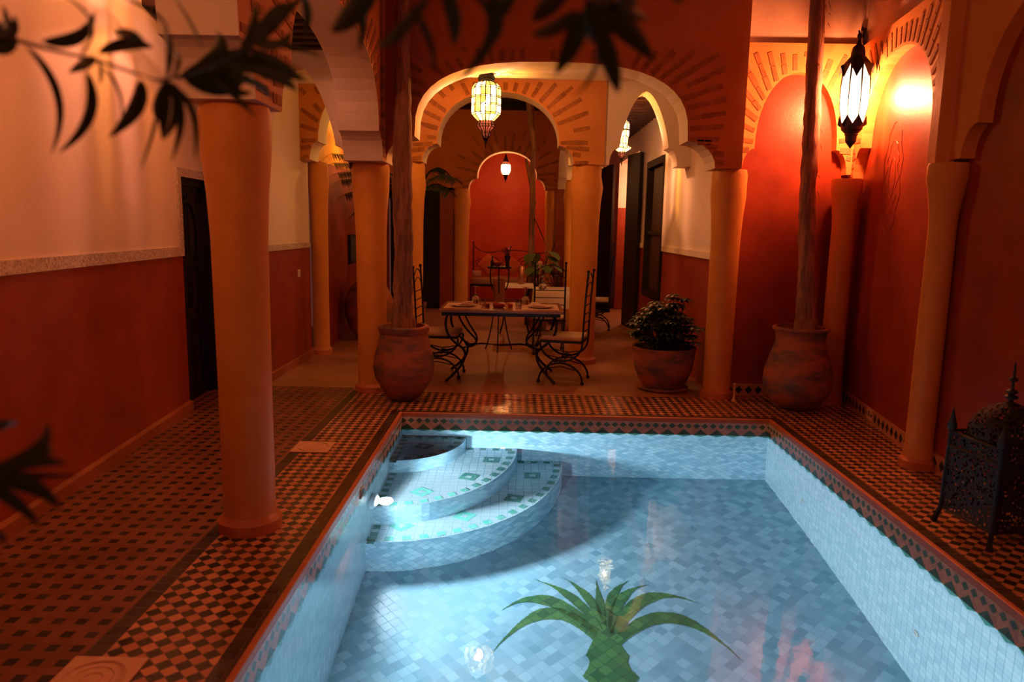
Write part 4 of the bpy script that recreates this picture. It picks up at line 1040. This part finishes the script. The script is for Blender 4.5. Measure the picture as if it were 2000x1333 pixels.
# iron stand with tray, flowers and dishes
sd = empty('iron_stand', (-.24, 9.35, 0), 'wrought iron stand with a round tray behind the set table', 'stand')
m = MB(); m.lathe([(.15, 1.07), (.155, 1.08), (.155, 1.095), (.01, 1.085)], 30); m.build('tray', M['iron'], sd, True)
for k in range(3):
    a = 2 * PI * k / 3 + .5; m = MB(); m.tube(qb((.13 * math.cos(a), .13 * math.sin(a), 1.07), (.16 * math.cos(a), .16 * math.sin(a), .85), (.06 * math.cos(a), .06 * math.sin(a), .75), 6) + qb((.06 * math.cos(a), .06 * math.sin(a), .74), (.08 * math.cos(a), .08 * math.sin(a), .3), (.2 * math.cos(a), .2 * math.sin(a), .01), 8), .009)
    m.build('leg', M['iron'], sd, True)
m = MB(); m.lathe([(.065, .62), (.072, .63), (.078, .93), (.082, .94), (.07, .94), (.066, .64), (.002, .64)], 26); m.lathe([(.004, .58), (.07, .60), (.07, .615)], 20); m.build('bucket', M['copper'], sd, True)
vs = empty('flower_vase', (-.14, 9.30, 1.094), 'dark vase of red flowers on the round iron tray', 'vase')
m = MB(); m.lathe([(.025, 0), (.028, .01), (.024, .05), (.04, .14), (.034, .145), (.02, .06), (.002, .02)], 18); m.build('vase', M['darkwood'], vs, True)
m = MB(); fw = MB(); random.seed(9)
for i in range(16):
    a = random.uniform(0, 6.28); r_ = random.uniform(.01, .085); z_ = random.uniform(.19, .27)
    m.tube([(0, 0, .1), (r_ * .5 * math.cos(a), r_ * .5 * math.sin(a), .16), (r_ * math.cos(a), r_ * math.sin(a), z_)], .002, 4)
    fw.ball((r_ * math.cos(a), r_ * math.sin(a), z_), random.uniform(.012, .02), 5)
    leaf_blade(m, (r_ * .5 * math.cos(a), r_ * .5 * math.sin(a), .16), (math.cos(a), math.sin(a), .3), .06, .03)
gr = m.build('greenery', M['leaf_dark'], vs); fw.build('blossom', M['redglass'], gr, True)
m = MB(); m.lathe([(.03, 0), (.06, .03), (.065, .06), (.055, .06), (.03, .02), (.002, .015)], 22); o = tag(m.build('clay_dish', M['redglass'], None, True), 'small dark red dish beside the flower vase on the tray', 'dish'); o.location = (-.27, 9.36, 1.092)
m = MB(); m.lathe([(.02, 0), (.022, .06), (.008, .09), (.008, .13), (.001, .14)], 12); o = tag(m.build('bottle', M['darkwood'], None, True), 'thin dark bottle on the edge of the round tray', 'bottle'); o.location = (-.33, 9.27, 1.095)
# sofa in the alcove
sf = empty('iron_sofa', (-.10, 15.3, 0), 'wrought iron day bed with a pale mattress in the far alcove', 'sofa')
m = MB()
for x_ in (-.86, .86):
    for y_ in (-.35, .35): m.tube([(x_, y_, 0), (x_, y_, .42)], .014)
m.box2((-.88, -.37, .38), (.88, .37, .41)); m.build('frame', M['iron'], sf)
m = MB(); m.tube([(-.86, .35, .4), (-.86, .35, 1.28)], .013); m.tube([(.86, .35, .4), (.86, .35, 1.28)], .013)
m.tube(qb((-.86, .35, 1.2), (-.7, .35, 1.02), (-.45, .35, 1.05), 8) + qb((-.42, .35, 1.06), (0, .35, 1.14), (.42, .35, 1.06), 8) + qb((.45, .35, 1.05), (.7, .35, 1.02), (.86, .35, 1.2), 8), .01)
for cx, r_ in ((-.72, .1), (-.45, .15), (-.12, .15), (.2, .15), (.5, .15), (.75, .1)):
    m.tube([(cx + r_ * (1 - i / 26) * math.cos(.5 * i), .35, .82 + r_ * (1 - i / 26) * math.sin(.5 * i)) for i in range(22)], .008)
m.build('backrest', M['iron'], sf)
m = MB(); m.box2((-.87, -.37, .415), (.87, .34, .56)); m.build('mattress', M['cushion'], sf, True, bevel=.04)
def pillow(loc, s_, rot, mat, label):
    m = MB(); m.lathe([(.02, -.06), (.16, -.05), (.2, 0), (.16, .05), (.02, .06)], 4, rot=PI / 4); o = m.build('pillow', mat, None, True, bevel=.03)
    o.location = loc; o.scale = s_; o.rotation_euler = rot; return tag(o, label, 'pillow', 'pillows on the day bed')
pillow((-.62, 15.38, .80), (1.35, 1.35, 1.3), (PI / 2 - .25, .75, 0), M['pillow_red'], 'large coral pillow standing on its corner at the open end of the day bed')
pillow((-.86, 15.1, .63), (.7, .45, 1.2), (PI / 2, 0, .3), M['cloth'], 'small cream bolster pillow at the end of the day bed')
pillow((-.12, 15.38, .78), (1.1, 1.1, 1.2), (PI / 2 - .25, .7, 0), M['pillow_red'], 'coral pillow behind the flower vase on the day bed')
pillow((.35, 15.38, .76), (1.1, 1.1, 1.2), (PI / 2 - .25, .1, 0), M['cloth'], 'cream pillow hidden behind the broad leaves on the day bed')

# ------------------------------------------------------------------ second court plants
tr2 = empty('young_tree', (.15, 12.0, 0), 'thin leaning tree rising in front of the far alcove', 'tree')
def px_path(lst, Y): return [at(x, y, Y) - Vector(tr2.location) for x, y in lst]
m = MB(); p_ = [Vector((.04, 0, 0))] + px_path([(1038, 480), (1040, 400), (1040, 330), (1042, 290), (1038, 240), (1034, 190), (1032, 120)], 12.0)
m.tube(p_, [.08, .055, .05, .045, .04, .055, .065, .07], 10); m.build('trunk', M['bark'], tr2, 'all')
m = MB(); m.tube(px_path([(1044, 400), (1034, 340), (1027, 310)], 12.0), [.03, .035, .02], 8); m.build('branch', M['bark'], tr2, 'all')
m = MB(); q = at(1043, 425, 11.95) - Vector(tr2.location); leaf_blade(m, q, (.45, 0, -1), .52, .16, .0, 8, .2); m.build('leaf', M['leaf_pale'], tr2, 'all', normals=False)
bp = empty('broad_leaf_plant', (.33, 10.9 + .55, 0), 'broad leaved plant in a pot behind the narrow white table', 'potted plant')
m = MB(); m.lathe([(.12, 0), (.17, .2), (.19, .38), (.17, .38), (.16, .32), (.01, .32)], 28); m.build('pot', M['pot1'], bp, True)
random.seed(5); m = MB(); st = MB()
for i in range(12):
    a = random.uniform(0, 6.28); r_ = random.uniform(.03, .2); z_ = random.uniform(.95, 1.25); st.tube([(0, 0, .34), (r_ * .3 * math.cos(a), r_ * .3 * math.sin(a), .8), (r_ * math.cos(a), r_ * math.sin(a), z_)], .006, 5)
    leaf_blade(m, (r_ * math.cos(a), r_ * math.sin(a), z_), (math.cos(a), math.sin(a) - .5, -.5), .22, .19, .2, 6, .15)
m.build('foliage', M['leaf_pale'], bp, 'all', normals=False); st.build('stem', M['stem'], bp)
bp2 = empty('long_stem_plant', (.66, 12.3, 0), 'low dark plant with one tall stem and leaf behind the iron chairs', 'potted plant')
m = MB(); m.lathe([(.14, 0), (.2, .25), (.22, .5), (.2, .5), (.18, .45), (.01, .45)], 28); m.build('pot', M['pot2'], bp2, True)
m = MB(); st = MB(); random.seed(8)
q0 = Vector((0, 0, .46)); q1 = at(1073, 505, 12.3) - Vector(bp2.location); q2 = at(1084, 475, 12.3) - Vector(bp2.location)
st.tube([q0, q1, q2], .008, 6); leaf_blade(m, q2 - Vector((.02, 0, .02)), (.1, 0, 1), .26, .12, 0, 6)
for i in range(30):
    a = random.uniform(0, 6.28); r_ = random.uniform(.05, .3); z_ = random.uniform(.75, 1.02); st.tube([(0, 0, .46), (r_ * math.cos(a), r_ * math.sin(a), z_)], .004, 4)
    leaf_blade(m, (r_ * math.cos(a), r_ * math.sin(a), z_), (math.cos(a), math.sin(a), .1), .16, .07, .4, 5)
m.build('foliage', M['leaf_dark'], bp2, 'all', normals=False); st.build('stem', M['stem'], bp2)
# feathery palm behind the corner column
pm_ = empty('potted_feather_palm', (-1.62, 11.2, 0), 'dark feathery palm whose fronds show on both sides of the bare trunk', 'palm')
m = MB(); m.lathe([(.14, 0), (.2, .2), (.22, .42), (.2, .42), (.18, .38), (.01, .38)], 28); m.build('pot', M['pot2'], pm_, True)
m = MB(); m.tube([(0, 0, .38), (.05, 0, 1.2), (.1, -.1, 2.0)], [.07, .06, .05], 10); m.build('trunk', M['bark'], pm_, 'all')
def frond(root, a, b_, c, L_, mat, name='frond', nl=70, wl=.007):
    m = MB(); pts = qb(a, b_, c, 16); m.tube(pts, [.010 * (1 - i / 20) for i in range(17)], 5)
    for i in range(nl):
        u = .15 + .85 * i / nl; k = min(15, int(u * 16)); p = pts[k].lerp(pts[k + 1], u * 16 - k); d = (pts[k + 1] - pts[k]).normalized()
        s_ = d.cross(Vector((0, 0, 1))).normalized()
        for sg in (-1, 1): leaf_blade(m, p, d * .8 + s_ * sg + Vector((0, 0, -.25)), L_ * (1 - .5 * abs(u - .5)), wl * 2, random.uniform(.2, .6), 3)
    return m.build(name, mat, root, normals=False)
cc = Vector((.1, -.1, 2.0)); o_ = Vector(pm_.location)
for tp, md_ in (((646, 300, 9.3), .3), ((650, 318, 9.4), .25), ((658, 338, 9.5), .25), ((664, 352, 9.6), .2), ((672, 380, 9.7), .2), ((893, 352, 9.6), .35), ((880, 375, 10), .3), ((870, 335, 10.8), .4), ((690, 420, 10.0), .4)):
    e = at(*tp) - o_; frond(pm_, cc, (cc + e) / 2 + Vector((0, 0, md_)), e, .19, M['frond'])
# big jar and picture in the far left gallery
m = MB(); m.lathe([(.16, 0), (.26, .12), (.34, .35), (.34, .55), (.26, .72), (.16, .82), (.17, .88), (.19, .90), (.15, .90), (.13, .8)], 40, cap=False); o = tag(m.build('clay_urn', M['pot1'], None, True), 'big dark clay urn against the gallery wall behind the corner column', 'urn'); o.location = (-2.08, 10.2, 0)
m = MB(); m.box2((0, 0, 0), (.03, .75, .42)); m.mi = 1; m.box2((.028, .04, .04), (.034, .71, .38)); o = tag(m.build('framed_picture', [M['darkwood'], M['paint_dark']]), 'small dark framed picture on the gallery wall above the urn', 'picture'); o.location = (-2.455, 10.6, 1.02)
# small things at the pool edge
dr = [((-1.585, 4.955), (.265, .25), 'square carved stone drain cover with rings, between the checkered tiles'), ((-1.60, 2.20), (.27, .27), 'square carved stone drain cover cut by the bottom of the photo')]
for (x_, y_), (w_, d_), lb in dr:
    m = MB(); m.box2((0, 0, 0), (w_, d_, .006))
    for r_ in (.035, .07, .10, .108): m.tube([(w_ / 2 + r_ * math.cos(a), d_ / 2 + r_ * math.sin(a), .0065) for a in (2 * PI * i / 36 for i in range(37))], .0022, 4, False)
    o = tag(m.build('drain_cover', M['stone_cover']), lb, 'drain cover'); o.location = (x_, y_, .0005)
m = MB(); m.lathe([(.022, 0), (.022, .012), (.011, .022), (.010, .16), (.013, .17), (.009, .175)], 14); o = tag(m.build('floor_spout', M['stone_cover'], None, True), 'short pale upright pipe on the checkered tiles by the back wall', 'pipe'); o.location = (2.07, 6.80, 0)

# ------------------------------------------------------------------ foreground foliage, close to the lens
def fleaf(root, pts, wpx, Y, mat, dY=0.04):
    """a narrow leaf along screen-measured points at its own distance"""
    m = MB(); o = Vector(root.location); n = 14
    P_ = [at(x, y, Y + dY * (i / max(1, len(pts) - 1))) for i, (x, y) in enumerate(pts)]
    path = qb(P_[0], P_[1] * 2 - (P_[0] + P_[2]) / 2, P_[2], n) if len(pts) == 3 else [P_[0].lerp(P_[1], i / n) for i in range(n + 1)]
    W = 1.35 * wpx / FPX * Y; prev = None
    view = Vector((0, 1, 0))
    for i, p in enumerate(path):
        d = (path[min(i + 1, n)] - path[max(i - 1, 0)]).normalized(); s_ = d.cross(view).normalized(); t = i / n
        ww = W / 2 * (math.sin(PI * min(1, t ** .8)) ** .75 if t < 1 else 0) + .0004
        q = p - o; rows = (m.bm.verts.new(q - s_ * ww + view * ww * .35), m.bm.verts.new(q), m.bm.verts.new(q + s_ * ww + view * ww * .35))
        if prev: m._f([prev[0], prev[1], rows[1], rows[0]]); m._f([prev[1], prev[2], rows[2], rows[1]])
        prev = rows
    return m.build('leaf', mat, root, 'all', normals=False)
def fstem(root, pts, r0, r1, Y):
    m = MB(); P_ = [at(x, y, Y) - Vector(root.location) for x, y in pts]; k = len(P_)
    m.tube(P_, [(r0 + (r1 - r0) * i / (k - 1)) for i in range(k)], 8); return m.build('stem', M['stem'], root, 'all')
LD, LG = M['oleander'], M['oleander_green']
br = empty('oleander_branch', at(0, 70, 1.0), 'blurred dark oleander branch crossing the top corner, over the white side wall', 'branch')
fstem(br, [(-60, 60), (20, 75), (110, 100), (190, 118), (260, 142), (310, 158), (360, 148), (420, 125)], .0028, .0018, 1.0)
for pts, wd in (([(50, 90), (112, 190), (100, 300)], 12), ([(168, 140), (172, 225), (115, 298)], 17), ([(80, 80), (150, 70), (184, 22)], 20), ([(192, 105), (245, 85), (300, 93)], 19),
                ([(222, 65), (255, 68), (285, 88)], 14), ([(190, 115), (160, 125), (134, 142)], 16), ([(190, 118), (196, 140), (194, 165)], 8), ([(275, 155), (262, 210), (212, 268)], 24),
                ([(200, 130), (232, 180), (236, 240)], 5), ([(320, 160), (345, 200), (322, 272)], 18), ([(322, 165), (318, 210), (318, 275)], 20), ([(330, 165), (376, 220), (380, 310)], 9),
                ([(325, 165), (352, 225), (335, 315)], 12), ([(318, 160), (300, 250), (275, 330)], 5), ([(327, 150), (305, 205), (300, 225)], 14), ([(325, 155), (330, 90), (315, 50)], 10),
                ([(335, 155), (348, 115), (328, 92)], 7), ([(155, 110), (178, 45), (120, -10)], 5), ([(240, -5), (300, 25), (330, 60)], 5),
                ([(-30, 40), (10, 60), (28, 30)], 26), ([(-30, 70), (5, 85), (25, 62)], 30), ([(-20, 90), (10, 70), (5, 10)], 20)):
    fleaf(br, pts, wd, 1.0, LD)
for pts, wd in (([(360, 150), (420, 110), (425, 62)], 27), ([(360, 150), (430, 135), (478, 92)], 24), ([(470, 95), (520, 50), (590, -5)], 24), ([(475, 95), (495, 40), (498, 8)], 12), ([(480, 90), (540, 85), (630, 110)], 10),
                ([(500, 90), (545, 85), (570, 60)], 13), ([(440, 130), (520, 135), (600, 158)], 18), ([(470, 130), (540, 150), (580, 178)], 16), ([(480, 95), (540, 120), (592, 155)], 12), ([(400, 140), (450, 175), (492, 180)], 13),
                ([(420, 160), (460, 190), (500, 230)], 8), ([(380, 150), (440, 165), (488, 145)], 18), ([(400, 135), (450, 140), (495, 168)], 16), ([(480, 150), (510, 170), (535, 195)], 9), ([(395, 95), (372, 45), (340, -5)], 4), ([(590, -10), (600, 30), (590, 75)], 12),
                ([(345, 155), (430, 115), (500, 95)], 20), ([(380, 145), (470, 118), (545, 120)], 16), ([(370, 150), (430, 150), (470, 178)], 20), ([(365, 150), (400, 128), (428, 75)], 16), ([(360, 155), (420, 175), (470, 172)], 16), ([(490, 85), (530, 30), (560, 5)], 18)):
    fleaf(br, pts, wd, 1.08, LG)
fstem(br, [(350, 152), (420, 128), (480, 95), (500, 88)], .0022, .0015, 1.05)
b2 = empty('oleander_branch', at(850, -20, .9), 'blurred green leaf tips hanging from the top edge over the wide arch', 'branch')
fstem(b2, [(560, -60), (800, -45), (1120, -40), (1350, -60)], .003, .002, .92)
for pts, wd in (([(740, -45), (690, 20), (645, 62)], 34), ([(700, 0), (708, 50), (700, 100)], 12), ([(840, -10), (780, 60), (735, 95)], 16), ([(858, -40), (885, 30), (884, 88)], 20), ([(800, 10), (835, 70), (850, 140)], 9),
                ([(925, -10), (962, 60), (890, 165)], 17), ([(1010, -20), (980, 15), (955, 60)], 20), ([(940, -40), (975, 30), (960, 90)], 12)):
    fleaf(b2, pts, wd, .9, LG if wd != 16 else M['leaf_pale'])
b3 = empty('oleander_branch', at(1150, -20, .85), 'blurred dark fan of pointed leaves hanging over the wide arch, reaching lowest', 'branch')
fstem(b3, [(1100, -80), (1140, -20), (1150, 5)], .003, .002, .87)
for pts, wd in (([(1150, 0), (1220, 50), (1278, 120)], 34), ([(1150, 0), (1190, 110), (1207, 182)], 27), ([(1140, 20), (1120, 80), (1084, 146)], 28), ([(1130, 20), (1080, 55), (1038, 65)], 20), ([(1115, -20), (1070, 10), (1040, 42)], 26),
                ([(1145, 0), (1152, 45), (1155, 85)], 12), ([(1210, -10), (1230, 20), (1268, 36)], 20), ([(1235, -25), (1240, -5), (1246, 0)], 18), ([(1310, -25), (1320, -10), (1334, 8)], 14), ([(1160, -20), (1200, 20), (1240, 80)], 22), ([(1165, 90), (1160, 140), (1120, 190)], 5)):
    fleaf(b3, pts, wd, .85, LD)
b4 = empty('oleander_branch', at(-20, 920, .8), 'blurred dark spiky leaf tuft at the lower edge, in front of the red wall', 'branch')
fstem(b4, [(-160, 960), (-80, 940), (-30, 930)], .003, .002, .8)
for pts, wd in (([(-40, 925), (60, 890), (92, 825)], 26), ([(-40, 925), (60, 895), (106, 875)], 18), ([(-40, 928), (60, 905), (130, 908)], 20), ([(-40, 935), (50, 950), (118, 995)], 32), ([(-40, 945), (20, 980), (78, 1030)], 26), ([(-60, 855), (0, 832), (34, 830)], 16), ([(-50, 920), (20, 930), (160, 930)], 14), ([(-60, 1030), (-10, 1045), (5, 1065)], 20)):
    fleaf(b4, pts, wd, .8, LD)
